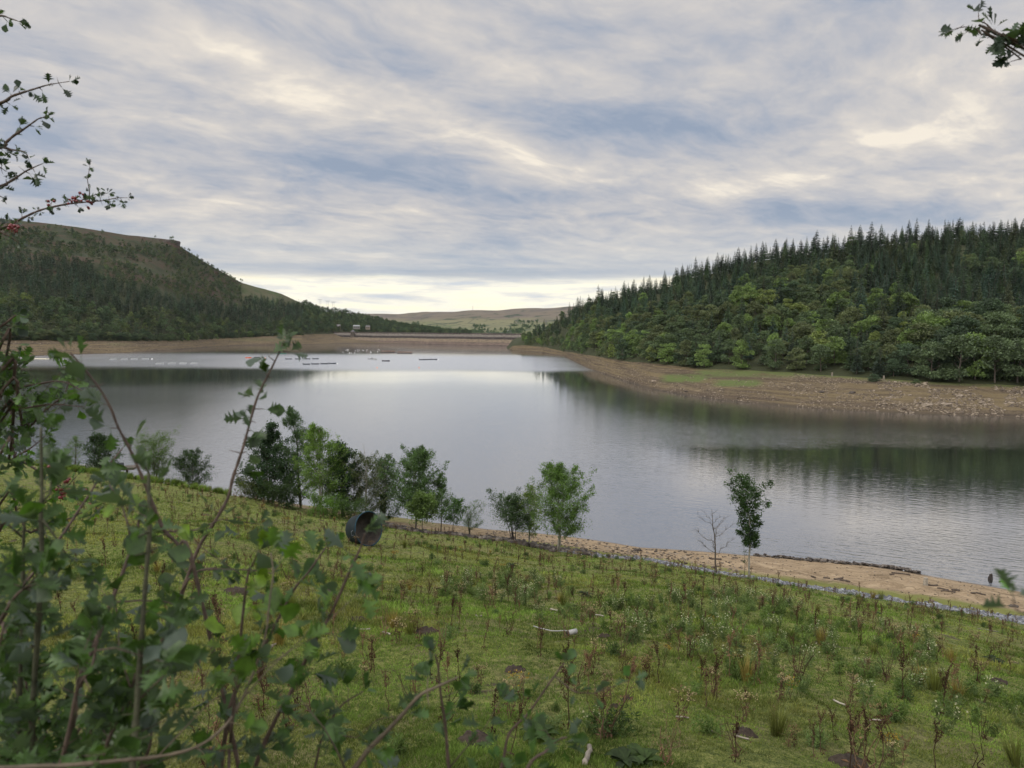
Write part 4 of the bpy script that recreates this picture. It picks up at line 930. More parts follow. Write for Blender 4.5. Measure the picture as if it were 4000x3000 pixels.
p = edge_pt(3615, .52); g = Geo(); box(g, (0, 0, .3), (.28, .25, .7), .3, top=(.8, .8)); tag(link('tree_stump', g.mesh('stump', WOODG), loc=p), 'grey upright stump among debris on the right of the beach', 'stump')
# dark stump standing in the water
p = W(3870, 2262); g = Geo(); box(g, (0, 0, .12), (.30, .26, .7), .2, top=(.6, .6)); box(g, (-.15, 0, .0), (.18, .22, .5), .5, top=(.5, .5)); box(g, (.05, 0, .44), (.16, .16, .16), .8, top=(.4, .4)); tag(link('water_stump', g.mesh('stump', BARK_DARK), loc=p), 'black tree stump poking out of the water near the right edge', 'stump')
p = W(3915, 2272); g = Geo(); tube(g, [(-.3, 0, .03), (.3, .1, .04)], .05, 5); tag(link('floating_branch', g.mesh('stick', BARK_DARK), loc=p), 'dark stick floating right of the black stump', 'branch')

# ------------------------------------------------------------------ near trees along the shore
def near_tree(name, label, cat, base, h, env, rng, tint, n_stem=1, spread=.08, nleaf=2600, lsize=.16, bark=BARK, limbs=16, r0=None, lean=0.0, group=None, upright=.9, width=.5, bare_low=.25, twigs=5, extra_bare=0, leafless=False, foliage_mat=None):
    """env: [(height fraction, radius in m, centre x offset in m)] silhouette of the crown"""
    nleaf = int(nleaf*3.2); lsize *= .80; E = np.array(env, float); E[:, 1] *= 1.25; o = empty(name, base, label, cat, group); T_ = Geo(); C, L, tips = [], [], []
    r0 = r0 or h*.011
    for s in range(n_stem):
        a = rng.uniform(0, 6.28); topf = 1.0 if s == 0 else rng.uniform(.72, .95); off = np.array([math.cos(a), math.sin(a), 0])*spread*h*(0 if n_stem == 1 else rng.uniform(.5, 1.2))
        top = np.array([np.interp(topf, E[:, 0], E[:, 2])+lean*h, 0, h*topf])+off; b = off*.12-np.array([0, 0, .35])
        tr = wob(b, top, 9, .010, rng); cx = np.interp(np.linspace(0, topf, 9), E[:, 0], E[:, 2]); tr[:, 0] = tr[:, 0]*.4+(cx+off[0]*np.linspace(.1, 1, 9))*.6; rad = np.linspace(r0, r0*.15, 9); tube(T_, tr, rad, 7)
        for k in range(limbs):
            f = bare_low+(topf*.97-bare_low)*(k+rng.uniform(0, 1))/limbs; q = np.array([np.interp(f, np.linspace(0, topf, 9), tr[:, j]) for j in range(3)])
            R_ = max(.05, np.interp(min(1, f+.08), E[:, 0], E[:, 1])); a = k*2.4+rng.normal(0, .5); ru = R_*rng.uniform(.6, 1.12)
            e = np.array([tr[0, 0]*0+np.interp(f, E[:, 0], E[:, 2])+ru*math.cos(a), ru*math.sin(a)*.9+q[1]*.5, q[2]+ru*upright*rng.uniform(.5, 1.1)])
            lb = wob(q, e, 6, .035, rng, -.05); rl = r0*.42*(1-f*.75); tube(T_, lb, np.linspace(rl, rl*.2, 6), 5, False); tips.append(lb)
            for w_ in range(twigs):
                i = rng.integers(1, 6); q2 = lb[i]; d = unit(lb[5]-lb[0])+rng.normal(0, .6, 3); d[2] += .3*upright; e2 = q2+unit(d)*ru*rng.uniform(.18, .45)
                tw = wob(q2, e2, 4, .05, rng); tube(T_, tw, np.linspace(rl*.3, rl*.1, 4), 4, False); tips.append(tw)
    link('trunk', T_.mesh('trunk', bark, True), o)
    if extra_bare:
        B = Geo()
        for k in range(extra_bare):
            f = rng.uniform(.5, .95); q = np.array([np.interp(f, E[:, 0], E[:, 2]), 0, h*f]); R_ = np.interp(f, E[:, 0], E[:, 1]); a = rng.uniform(0, 6.28); e = q+np.array([math.cos(a)*R_*.5, 0, R_*.9+.3]); tube(B, wob(q, e, 5, .05, rng), np.linspace(.02, .006, 5), 4, False)
        link('bare_twigs', B.mesh('twigs', BARK_PALE), o)
    if not leafless:
        ids = rng.integers(0, len(tips), nleaf); ff = rng.beta(2.2, 1.3, nleaf)
        for i, f in zip(ids, ff):
            t_ = tips[i]; x = f*(len(t_)-1); j = int(min(x, len(t_)-2)); q = t_[j]*(1-(x-j))+t_[j+1]*(x-j); C.append(q); L.append(unit(t_[-1]-t_[0]))
        nc = 46; hf = rng.uniform(max(bare_low, .04), .99, nc)**.9; Rc = np.interp(hf, E[:, 0], E[:, 1])*.82; ac = rng.uniform(0, 6.28, nc); rc = np.sqrt(rng.uniform(0, 1, nc))*Rc
        cc = np.stack([np.interp(hf, E[:, 0], E[:, 2])+rc*np.cos(ac), rc*np.sin(ac), hf*h], 1); pk = rng.integers(0, nc, nleaf//3); sg = np.clip(Rc[pk]*.24, .12, .55)[:, None]
        C = np.array(C); C[:nleaf//3] = cc[pk]+rng.normal(0, 1, (nleaf//3, 3))*sg*np.array([1, 1, .8]); C = C+rng.normal(0, lsize*.8, (nleaf, 3)); L = unit(np.array(L)*.8+rng.normal(0, .7, (nleaf, 3))+np.array([0, 0, -.15])); g = Geo()
        leaf_cards(g, C, L, rng.uniform(.6, 1.3, nleaf)*lsize, width, rng, up_bias=1.2)
        c = link('crown', g.mesh('crown', foliage_mat or LEAF_NEAR), o); c.color = (*tint, 1)
    return o
def gp(px, py, Y=None):                                               # nearest ground point on that line of sight
    d = ray(px, py); d = d/d[1]
    for Yk in np.arange(4, 140, .1):
        q = np.array([0, 0, H])+d*Yk
        if q[2] <= ground_z(q[0], q[1]): return np.array([q[0], q[1], ground_z(q[0], q[1])])
    return P(px, py, Y or 90)
def dist_scale(b): return b[1]/FPX
def shoretree(px, pbase, ptop, Y, env_px, label, tint, cat='tree', name='shore_tree', **kw):
    """env_px: (height fraction, half width px, offset px)"""
    b = P(px, pbase, Y); b[2] = ground_z(b[0], b[1]); s = Y/FPX; top = P(px, ptop, Y)[2]; h = top-b[2]
    return near_tree(name, label, cat, b, h, [(f, w_*s, o_*s) for f, w_, o_ in env_px], rng, tint, **kw)
DKG, MDG, BRG, YLG, GRG, RDG = (.36, .46, .5), (.75, .85, .7), (1.15, 1.3, .6), (1.7, 1.6, .5), (.95, 1.0, .95), (1.3, .75, .6)
shoretree(1050, 1958, 1655, 78, [(0, 70, 0), (.3, 88, 0), (.55, 70, 2), (.75, 38, 8), (.85, 24, 14), (1, 10, 18)], 'dark sycamore with a narrow spire top at the left of the shore clump', DKG, n_stem=3, spread=.05, nleaf=5200, lsize=.24, limbs=15, bare_low=.04, width=.7)
shoretree(1175, 1975, 1585, 77, [(0, 50, 0), (.3, 70, -6), (.55, 62, -5), (.75, 42, -16), (.9, 26, -30), (1, 10, -52)], 'tallest slender ash in the shore clump, grey-green with a leaning tip', (.62, .74, .66), nleaf=5200, lsize=.2, limbs=24, n_stem=2, spread=.03, extra_bare=9, bare_low=.08)
shoretree(1255, 1985, 1660, 72, [(0, 10, 0), (.25, 60, 0), (.45, 92, 5), (.65, 92, 5), (.85, 48, -12), (1, 12, -24)], 'bright green ash with several pale stems in the middle of the shore clump', (1.35, 1.45, .75), n_stem=3, spread=.06, nleaf=5600, lsize=.19, limbs=13, bare_low=.24, bark=BARK_PALE)
shoretree(1335, 1990, 1735, 74, [(0, 12, 0), (.2, 70, 5), (.5, 80, 5), (.75, 62, 8), (1, 14, -12)], 'dark sycamore right of the bright green ash', DKG, n_stem=3, spread=.06, nleaf=4200, lsize=.24, limbs=12, bare_low=.15, width=.7)
shoretree(1425, 2010, 1772, 73, [(0, 30, 0), (.2, 72, 0), (.5, 80, 0), (.8, 70, 0), (1, 34, 0)], 'reddish-tinged willow with bare twigs poking from its top', (.85, .72, .6), n_stem=4, spread=.10, nleaf=4200, lsize=.15, limbs=11, bare_low=.12, extra_bare=10, bark=BARK_PALE)
shoretree(1500, 2025, 1790, 76, [(0, 40, 0), (.2, 66, 0), (.5, 75, 0), (.8, 58, 0), (1, 24, 0)], 'dull dark green sapling behind the fallen tub', (.5, .6, .55), n_stem=3, spread=.08, nleaf=3600, lsize=.2, limbs=11, bare_low=.08)
shoretree(1625, 2062, 1760, 68, [(0, 10, 0), (.22, 85, 5), (.45, 100, 0), (.7, 84, -8), (.86, 66, 5), (1, 24, 18)], 'broad mid green tree at the right of the shore clump', (.8, .92, .75), n_stem=2, spread=.05, nleaf=7000, lsize=.18, limbs=20, bare_low=.22, width=.6)
shoretree(1650, 2085, 1935, 64, [(0, 10, 0), (.4, 50, 0), (.7, 48, 0), (1, 14, 0)], 'low yellow-green sycamore in front of the broad tree', (1.2, 1.2, .85), nleaf=1700, lsize=.22, limbs=12, bare_low=.35, width=.7)
shoretree(1722, 2075, 1852, 70, [(0, 12, 0), (.3, 40, 10), (.6, 34, 8), (.85, 22, 0), (1, 10, -6)], 'thin leaning sapling at the right end of the shore clump', (.9, 1.05, .75), nleaf=1700, lsize=.17, limbs=14, bare_low=.2)
shoretree(1760, 2085, 1955, 66, [(0, 10, 0), (.5, 34, 12), (.8, 30, 25), (1, 12, 30)], 'small open sapling with arching branch over the rubble', (.7, .9, .6), nleaf=700, lsize=.2, limbs=10, bare_low=.35)
shoretree(1838, 2068, 1968, 69, [(0, 8, 0), (.3, 30, 0), (.7, 46, 4), (1, 26, 8)], 'small pale grey-green willow bush on the waterline', (1.15, 1.2, 1.15), n_stem=5, spread=.22, nleaf=1300, lsize=.11, limbs=6, bare_low=.2, cat='bush', name='willow_bush', r0=.035)
shoretree(2010, 2140, 1935, 63, [(0, 10, 0), (.25, 60, -10), (.5, 82, -14), (.75, 66, -18), (1, 22, -15)], 'dark stemmed goat willow left of the bright green shore tree', (.62, .70, .66), n_stem=5, spread=.14, nleaf=3600, lsize=.15, limbs=8, bare_low=.3, bark=BARK_DARK, width=.55, name='willow_tree')
shoretree(2065, 2128, 1895, 63.5, [(0, 8, 0), (.3, 36, 0), (.5, 44, 0), (.75, 36, 0), (1, 8, 5)], 'thin yellow-green ash sapling between the willow and the big ash', (1.6, 1.5, .7), n_stem=2, spread=.04, nleaf=1700, lsize=.16, limbs=12, bare_low=.2, bark=BARK_PALE, extra_bare=7, name='ash_tree')
shoretree(2180, 2152, 1822, 60, [(0, 10, 0), (.2, 52, 8), (.4, 96, 10), (.6, 104, 15), (.78, 78, 8), (.9, 54, -5), (1, 26, -14)], 'full bright green ash standing alone by the water, tallest in the middle', (1.15, 1.3, .75), n_stem=2, spread=.04, nleaf=8200, lsize=.17, limbs=24, bare_low=.2, name='ash_tree', bark=BARK_PALE)
shoretree(2800, 2222, 1990, 54, [(0, 5, 0), (.35, 50, -8), (.6, 66, -8), (.8, 52, -20), (1, 18, -28)], 'small bare leafless tree on the sandy beach', (1, 1, 1), limbs=14, leafless=True, bare_low=.32, bark=BARK, twigs=24, name='bare_tree', r0=.085)
shoretree(2928, 2262, 1884, 51, [(0, 6, 0), (.36, 12, 0), (.42, 26, -4), (.6, 34, -6), (.78, 48, -18), (.92, 62, -26), (1, 44, -26)], 'tall dark-leaved sapling with a slim clear stem beside the bare tree', (.45, .58, .42), nleaf=3000, lsize=.16, limbs=26, bare_low=.34, r0=.085, name='oak_sapling', width=.65, bark=BARK_PALE)
shoretree(2912, 2265, 2070, 50.8, [(0, 4, 0), (.5, 10, -6), (1, 8, -14)], 'thin sparse twig sapling leaning against the dark-leaved sapling', (.6, .7, .5), nleaf=60, lsize=.13, limbs=8, bare_low=.3, r0=.02, name='sapling', bark=BARK_DARK)
# left shore bushes
shoretree(600, 1862, 1695, 89, [(0, 10, 0), (.3, 34, 0), (.6, 56, 0), (.85, 62, 0), (1, 40, 0)], 'vase-shaped willow bush at the left of the meadow edge', (1.0, 1.1, .6), n_stem=9, spread=.26, nleaf=3600, lsize=.17, limbs=9, bare_low=.2, cat='bush', name='willow_bush', r0=.06)
shoretree(745, 1905, 1760, 84, [(0, 70, 0), (.35, 78, 0), (.7, 50, -10), (1, 16, -8)], 'dense dark thorn bush right of the vase-shaped willow', (.4, .48, .36), n_stem=5, spread=.18, nleaf=4800, lsize=.16, limbs=9, bare_low=.03, cat='bush', name='thorn_bush')
shoretree(395, 1832, 1690, 93, [(0, 40, 0), (.4, 60, 0), (.7, 44, 0), (1, 12, 0)], 'dark shrub behind the moored dinghies, seen through the foreground leaves', (.42, .5, .45), n_stem=4, spread=.14, nleaf=2600, lsize=.24, limbs=9, bare_low=.05, cat='bush', name='dark_shrub')
shoretree(290, 1835, 1700, 95, [(0, 20, 0), (.4, 36, 0), (1, 14, 0)], 'pale wispy bush left of the dark shrub', (1.0, 1.05, .9), n_stem=5, spread=.2, nleaf=1200, lsize=.15, limbs=7, bare_low=.1, cat='bush', name='willow_bush', r0=.04)
shoretree(190, 1838, 1690, 97, [(0, 30, 0), (.5, 34, 0), (1, 10, 0)], 'thin upright bush near the left edge of the shore', (.8, .9, .8), n_stem=3, spread=.12, nleaf=1300, lsize=.17, limbs=9, bare_low=.05, cat='bush', name='willow_bush', r0=.04)
shoretree(1280, 2010, 1955, 66, [(0, 60, 0), (.6, 70, 0), (1, 40, 0)], 'spreading bright green bramble under the bright green ash', (1.0, 1.2, .5), n_stem=6, spread=.6, nleaf=2200, lsize=.16, limbs=5, bare_low=.02, cat='bush', name='bramble_bush', r0=.02)
shoretree(1375, 2005, 1968, 66, [(0, 50, 0), (.6, 60, 0), (1, 30, 0)], 'low dark bramble beside the bright green bramble', (.55, .65, .4), n_stem=6, spread=.7, nleaf=1600, lsize=.15, limbs=5, bare_low=.02, cat='bush', name='bramble_bush', r0=.02)
shoretree(985, 1955, 1885, 77, [(0, 50, 0), (.6, 60, 0), (1, 30, 0)], 'brownish bramble left of the spire-topped sycamore', (.9, .75, .45), n_stem=6, spread=.6, nleaf=2200, lsize=.15, limbs=5, bare_low=.02, cat='bush', name='bramble_bush', r0=.02)
shoretree(1100, 1962, 1900, 74, [(0, 60, 0), (.6, 70, 0), (1, 40, 0)], 'dark bramble mound under the spire-topped sycamore', (.38, .45, .3), n_stem=6, spread=.6, nleaf=3000, lsize=.16, limbs=5, bare_low=.02, cat='bush', name='bramble_bush', r0=.02)
# dinghies on a jetty behind the left bushes
p = P(400, 1812, 98); p[2] = .4; o = empty('jetty', (p[0], p[1], 0), 'low floating jetty at the left shore behind the bushes', 'jetty')
g = Geo(); box(g, (0, 0, 2.6), (8.5, 2.2, .3), .25); link('deck', g.mesh('deck', DECK), o)
for k in (-3, 0, 3):
    g = Geo(); box(g, (k, k*.25, .6), (.25, .25, 4.2), .25); link('pile', g.mesh('pile', WOODD), o)
for k, (dx_, c) in enumerate(((-1.8, 'white'), (1.0, 'grey'))):
    q = empty('dinghy', (p[0]+dx_, p[1]+dx_*.25, 2.78), 'white upturned dinghy on the jetty' if k == 0 else 'blue-grey dinghy on the right end of the jetty', 'boat'); q.rotation_euler.z = .25; link('hull', boat_mesh(3.4, 1.4, .5, HULLS[c]), q)
    g = Geo(); box(g, (0, 0, .5), (.3, 1.2, .06)); link('seat', g.mesh('seat', HULLS['dark']), q)

# ------------------------------------------------------------------ the round plastic tub lying on its side
PLAS = simple('dark_green_plastic', (.018, .026, .028), .75, .3, 2.0, spec=.15); PLIN = simple('weathered_plastic', (.05, .043, .036), .9, .4, 3.0); RIM = simple('blue_rim', (.02, .05, .07), .7, spec=.1); TAGW = simple('white_label', (.75, .76, .74), .5, .05); INKM = simple('label_print', (.08, .08, .09), .6)
tb = gp(1425, 2128); s = tb[1]/FPX; R_ = 62*s
o = empty('plastic_tub', tb+np.array([0, 0, R_*1.02]), 'large dark round plastic tub lying on its side in the meadow', 'tub'); o.rotation_euler = (math.radians(76), math.radians(0), math.radians(46))
g = Geo(); n = 40; aa = np.arange(n)*2*np.pi/n; V = []
prof = [(R_*.02, -R_*1.1), (R_*.74, -R_*1.1), (R_*.84, -R_*.9), (R_*.92, -R_*.1), (R_, R_*.45), (R_*.965, R_*.45)]
for r, z in prof: V += [[r*math.cos(a), r*math.sin(a)*1.08, z] for a in aa]
idx = np.arange(len(V)).reshape(len(prof), n); k2 = np.roll(idx, -1, 1); g.add(V, Q=np.stack([idx[:-1], k2[:-1], k2[1:], idx[1:]], -1).reshape(-1, 4)); link('shell', g.mesh('shell', PLAS, True), o)
g = Geo(); V = []; prof = [(R_*.965, R_*.45), (R_*.86, R_*.0), (R_*.80, -R_*.55), (R_*.02, -R_*.62)]
for r, z in prof: V += [[r*math.cos(a), r*math.sin(a)*1.08, z] for a in aa]
idx = np.arange(len(V)).reshape(len(prof), n); k2 = np.roll(idx, -1, 1); g.add(V, Q=np.stack([idx[:-1], k2[:-1], k2[1:], idx[1:]], -1).reshape(-1, 4)); link('inside', g.mesh('inside', PLIN, True), o)
g = Geo(); tube(g, [[R_*1.0*math.cos(a), R_*1.0*math.sin(a)*1.08, R_*.46] for a in np.append(aa, aa[0])], R_*.035, 6, False); link('rim', g.mesh('rim', RIM, True), o)
g = Geo(); box(g, (R_*.62, R_*.42, R_*.48), (R_*.24, R_*.18, .01), -.12); lb = link('label', g.mesh('label', TAGW), o)
for k in range(4):
    g = Geo(); box(g, (R_*(.55+k*.045), R_*.42, R_*.48+.01), (R_*.022, R_*.05, .006), -.12); link('print', g.mesh('print', INKM), lb)
g = Geo(); tube(g, [[-R_*1.0, R_*.1, R_*.2], [-R_*1.14, R_*.02, R_*.2], [-R_*1.12, -R_*.22, R_*.2], [-R_*.98, -R_*.2, R_*.2]], .02, 5); link('handle', g.mesh('handle', HULLS['grey']), o)

# ------------------------------------------------------------------ white pipe and sticks on the meadow
PIPE = simple('white_pipe', (.28, .28, .265), .5, .1, 5); BLK = simple('black_end', (.012, .012, .012), .5)
def stick(p0, p1, r, mat, name, label, cat, lift=.03):
    a, b = gp(*p0), gp(*p1); q = wob(a, b, 7, .012, rng)
    for i in range(7): q[i, 2] = ground_z(q[i, 0], q[i, 1])+lift+r*.3
    g = Geo(); tube(g, q-a, r, 8); o = link(name, g.mesh(name, mat, True), loc=a); tag(o, label, cat); return o
stick((2084, 2458), (2228, 2478), .015, PIPE, 'white_pipe', 'thin white pipe lying in the grass in mid meadow', 'pipe', .06)
a = gp(2232, 2490); o = empty('pipe_coupling', a+np.array([0, 0, .12]), 'stubby white coupling with a black mouth at the end of the white pipe', 'coupling'); g = Geo(); tube(g, [(-.08, -.05, 0), (.14, .03, .02)], .07, 10); link('sleeve', g.mesh('sleeve', PIPE, True), o); g = Geo(); tube(g, [(-.13, -.07, -.01), (-.06, -.045, 0)], .065, 10); link('mouth', g.mesh('mouth', BLK), o)
for i, (a, b, r, m_, lab) in enumerate((((1380, 2462), (1445, 2464), .022, WOODG, 'grey curved stick in the meadow left of the dead dock'), ((1495, 2474), (1525, 2485), .02, WOODG, 'short forked grey stick right of the curved stick'), ((1025, 2570), (1085, 2520), .025, WOODP, 'bleached forked stick beside the hawthorn leaves'), ((2150, 2385), (2190, 2395), .025, WOODG, 'small grey stick above the white pipe'), ((2325, 2408), (2360, 2413), .02, WOODG, 'short pale twig right of the pipe'), ((2285, 3000), (2303, 2935), .035, WOODP, 'bleached knotty branch at the bottom edge of the photo'), ((2755, 2862), (2792, 2872), .014, WOODP, 'thin white twig low on the right of the meadow'), ((2875, 2885), (2925, 2900), .014, WOODP, 'white twig beside a molehill, low on the right'), ((3255, 2742), (3300, 2762), .018, WOODG, 'grey twig crossing the dead stalks on the right'), ((3395, 2820), (3450, 2824), .016, WOODG, 'pale stick lying flat near the bottom right'), ((3820, 2458), (3900, 2470), .02, WOODP, 'long white stick near the stone bank on the right'), ((2690, 2820), (2640, 2808), .012, WOODG, 'faint dry twig in short grass at bottom centre'), ((1860, 2410), (1880, 2412), .025, WOODP, 'pale stick in mid meadow'), ((2150, 2396), (2170, 2399), .015, WOODP, 'tiny white twig above the pipe'))):
    stick(a, b, r, m_, 'fallen_stick', lab, 'stick')
SOIL = simple('fresh_soil', (.04, .03, .022), .95, .35, 12, bstr=.8)
for i, (x, y, r, lab) in enumerate(((1670, 2475, .35, 'molehill in mid meadow above the hawthorn shoots'), (2010, 2625, .26, 'molehill beside a yellow ragwort, centre of the meadow'), (1855, 2905, .30, 'bare brown soil patch at the bottom centre'), (2360, 2490, .2, 'molehill right of the white pipe'), (2455, 2740, .12, 'small dark molehill low in the middle'), (2400, 2770, .11, 'small dark molehill just left of another'), (3310, 2990, .3, 'molehill at the bottom right edge'), (3900, 2670, .25, 'molehill near the right edge'), (2905, 2875, .22, 'molehill with white twigs beside it'), (920, 2320, .4, 'dark soil patch behind the hawthorn on the left'), (1400, 2427, .25, 'molehill left of the curved stick'))):
    p = gp(x, y); g = Geo(); n = 22; r *= .72; V = [[0, 0, r*.5]]
    for rr_ in (.35, .7, 1.0): V += [[r*rr_*math.cos(a)*rng.uniform(.8, 1.2)*1.4, r*rr_*math.sin(a)*rng.uniform(.8, 1.2), r*(.55*(1-rr_**2))+rng.uniform(-.03, .04)*(rr_ < 1)-.05*(rr_ == 1)] for a in np.arange(n)*2*np.pi/n]
    T3 = [[0, 1+k, 1+(k+1) % n] for k in range(n)]; Q4 = [[1+j*n+k, 1+(j+1)*n+k, 1+(j+1)*n+(k+1) % n, 1+j*n+(k+1) % n] for j in (0, 1) for k in range(n)]; g.add(V, T=T3, Q=Q4)
    tag(link('molehill', g.mesh('soil', SOIL, True), loc=p), lab, 'molehill')
# ------------------------------------------------------------------ meadow plants
DEAD = foliage('dead_stalk', (.085, .055, .036), 'object', .05, .8, .1, 4.0); SEED = foliage('dock_seed', (.095, .056, .036), 'object', .15, .8, .1, 4.0)
TAN = foliage('seed_heads', (.34, .27, .17), 'object', .3, .8, .1, 4.0); FLUFF = foliage('thistle_down', (.50, .47, .41), 'object', .3, .9, .1, 4.0, var=.1); YEL = foliage('ragwort_flower', (.34, .23, .03), 'object', .2, .7, .2, 4.0, var=.15)
WEED = foliage('weed_leaves', (.10, .135, .055), 'object', .3, .6, .2, 3.0); RUSH = foliage('rush_blades', (.16, .14, .05), 'object', .25, .7, .2, 3.0); DLEAF = foliage('dock_leaves', (.04, .075, .022), 'object', .3, .6, .2, 12.0)
def cards(g, n, c, spread, size, rng, w_=.5, up=0.0):
    C = np.array(c)+rng.normal(0, 1, (n, 3))*np.array(spread); leaf_cards(g, C, rng.normal(0, 1, (n, 3))+np.array([0, 0, up]), rng.uniform(.6, 1.3, n)*size, w_, rng)
def dock_stalk(rng, h=1.0):
    st, sd = Geo(), Geo(); p = wob((0, 0, -.05), (rng.normal(0, .10), rng.normal(0, .10), h), 6, .02, rng); tube(st, p, np.linspace(.011, .004, 6), 5)
    nb = rng.integers(2, 8)
    brs = [p[3:]]
    for k in range(nb):
        f = rng.uniform(.3, .85); q = np.array([np.interp(f, np.linspace(0, 1, 6), p[:, j]) for j in range(3)]); a = rng.uniform(0, 6.28); L_ = rng.uniform(.14, .34)*h
        e = q+np.array([math.cos(a)*L_*.45, math.sin(a)*L_*.45, L_]); b = wob(q, e, 4, .05, rng); tube(st, b, np.linspace(.006, .002, 4), 4); brs.append(b)
    for b in brs:
        m_ = int(16*np.linalg.norm(b[-1]-b[0])/.25)
        for _ in range(m_):
            if rng.uniform() < .35: continue
            f = rng.uniform(.1, 1)*(len(b)-1); i = int(min(f, len(b)-2)); q = b[i]*(1-(f-i))+b[i+1]*(f-i); cards(sd, 3, q, (.014, .014, .018), .032, rng, .7)
    cards(sd, 8, (0, 0, .05), (.06, .06, .03), .10, rng, .4)
    return [('stem', st.mesh('stem', DEAD), DEAD), ('seeds', sd.mesh('seeds', SEED), SEED)]
def bare_stalk(rng, h=.9):
    st = Geo()
    for k in range(rng.integers(2, 6)):
        a = rng.uniform(0, 6.28); e = np.array([math.cos(a)*rng.uniform(.05, .4)*h, math.sin(a)*.25*h, h*rng.uniform(.6, 1)]); p = wob((0, 0, -.05), e, 5, .04, rng); tube(st, p, np.linspace(.009, .003, 5), 4)
        for _ in range(4):
            i = rng.integers(1, 5); tube(st, wob(p[i], p[i]+np.array([rng.normal(0, .1), rng.normal(0, .1), rng.uniform(.02, .16)])*h, 3, .05, rng), [.004, .003, .002], 4)
    sd = Geo(); cards(sd, 26, (0, 0, .1*h), (.06, .06, .08), .08, rng, .35); cards(sd, 14, (0, 0, .5*h), (.12, .1, .2), .04, rng, .6)
    return [('stem', st.mesh('stem', DEAD), DEAD), ('dead_leaves', sd.mesh('leaves', SEED), SEED)]
def ragwort(rng, h=.75, yellow=False):
    st, hd, lf = Geo(), Geo(), Geo()
    for k in range(rng.integers(2, 5)):
        a = rng.uniform(0, 6.28); e = np.array([math.cos(a)*.12, math.sin(a)*.12, h*rng.uniform(.75, 1)]); p = wob((rng.normal(0, .03), rng.normal(0, .03), -.05), e, 5, .03, rng); tube(st, p, np.linspace(.008, .004, 5), 4)
        for _ in range(11):
            q = p[-1]+np.array([rng.normal(0, .09), rng.normal(0, .09), rng.normal(0, .035)]); tube(st, [p[-2]*.4+p[-1]*.6, q], [.003, .002], 3, False); cards(hd, 5, q, (.012, .012, .008), .026, rng, .8)
        cards(lf, 22, p[2], (.05, .05, h*.22), .07, rng, .35)
    return [('stem', st.mesh('stem', DEAD), DEAD), ('flower_heads' if yellow else 'seed_heads', hd.mesh('heads', YEL if yellow else TAN), None), ('leaves', lf.mesh('leaves', WEED if yellow else SEED), None)]
def thistle(rng, h=.7, fl=True):
    st, hd, lf = Geo(), Geo(), Geo()
    for k in range(rng.integers(3, 6)):
        a = rng.uniform(0, 6.28); e = np.array([math.cos(a)*.2, math.sin(a)*.2, h*rng.uniform(.7, 1)]); p = wob((rng.normal(0, .06), rng.normal(0, .06), -.05), e, 5, .03, rng); tube(st, p, np.linspace(.008, .004, 5), 4)
        for j in range(1, 5):
            cards(lf, 12, p[j], (.04, .04, .06), .11, rng, .3, .3)
        if fl:
            for _ in range(rng.integers(3, 6)): cards(hd, 12, p[-1]+rng.normal(0, .07, 3), (.010, .010, .010), .019, rng, .9)
    L_ = [('stem', st.mesh('stem', WEED), None), ('leaves', lf.mesh('leaves', WEED), None)]
    if fl: L_.append(('seed_heads', hd.mesh('down', FLUFF), None))
    return L_
def weed_clump(rng, h=.35):
    lf = Geo()
    for k in range(16):
        a = rng.uniform(0, 6.28); r = rng.uniform(0, .28); b = np.array([r*math.cos(a), r*math.sin(a), 0]); hh = h*rng.uniform(.5, 1)
        for z in np.linspace(.15, 1, 6): cards(lf, 5, b+np.array([0, 0, z*hh]), (.03, .03, .02), .075, rng, .32, .5)
    return [('leaves', lf.mesh('leaves', WEED), None)]
def rush(rng, h=.6):
    g = Geo(); n = 130
    for k in range(n):
        a = rng.uniform(0, 6.28); r = rng.uniform(0, .12); d = np.array([math.cos(a), math.sin(a), 0]); hh = h*rng.uniform(.6, 1.1); b = d*r; t1 = b+d*.08+np.array([0, 0, hh*.6]); t2 = b+d*rng.uniform(.12, .3)+np.array([0, 0, hh]); s_ = np.array([-d[1], d[0], 0])*.005
        g.add([b-s_, b+s_, t1+s_*.8, t1-s_*.8, t2], Q=[[0, 1, 2, 3]], T=[[3, 2, 4]])
    return [('blades', g.mesh('blades', RUSH), None)]
def dock_leaves(rng, h=.25):
    g = Geo(); n = 16
    for k in range(n):
        a = rng.uniform(0, 6.28); d = np.array([math.cos(a), math.sin(a), 0]); s_ = np.array([-d[1], d[0], 0]); L_ = rng.uniform(.15, .32); z0 = rng.uniform(.02, .1)
        V = []; ns = 5
        for i, f in enumerate(np.linspace(0, 1, ns)):
            w_ = .06*math.sin(math.pi*(.12+.82*f)); c = d*L_*f+np.array([0, 0, z0+L_*(.9*f-.85*f*f)]); V += [c-s_*w_+np.array([0, 0, .015]), c, c+s_*w_+np.array([0, 0, .015])]
        Q4 = [[i*3+j, i*3+j+1, i*3+j+4, i*3+j+3] for i in range(ns-1) for j in (0, 1)]; g.add(V, Q=Q4)
    return [('leaves', g.mesh('leaves', DLEAF, True), None)]
def place_at(px, py): return gp(px, py)
def meadow_pts(n, rng, cond=None, x0=200, x1=4150, y0=1830, y1=3100, power=1.0):
    out = []
    while len(out) < n:
        th_ = rng.uniform(-.66, .66); r = math.sqrt(rng.uniform(8.5**2, 95**2)) if power == 1 else 8.5+rng.uniform()**power*80; Re = np.interp(th_, e_th, e_R)
        if r > Re-.3: continue
        x, y = r*math.sin(th_), r*math.cos(th_); p = np.array([x, y, ground_z(x, y)]); qx_, qy_ = proj(p)
        if not (x0 < qx_ < x1 and y0 < qy_ < y1): continue
        if cond and not cond(p, qx_, qy_): continue
        out.append((p, qx_, qy_))
    return out
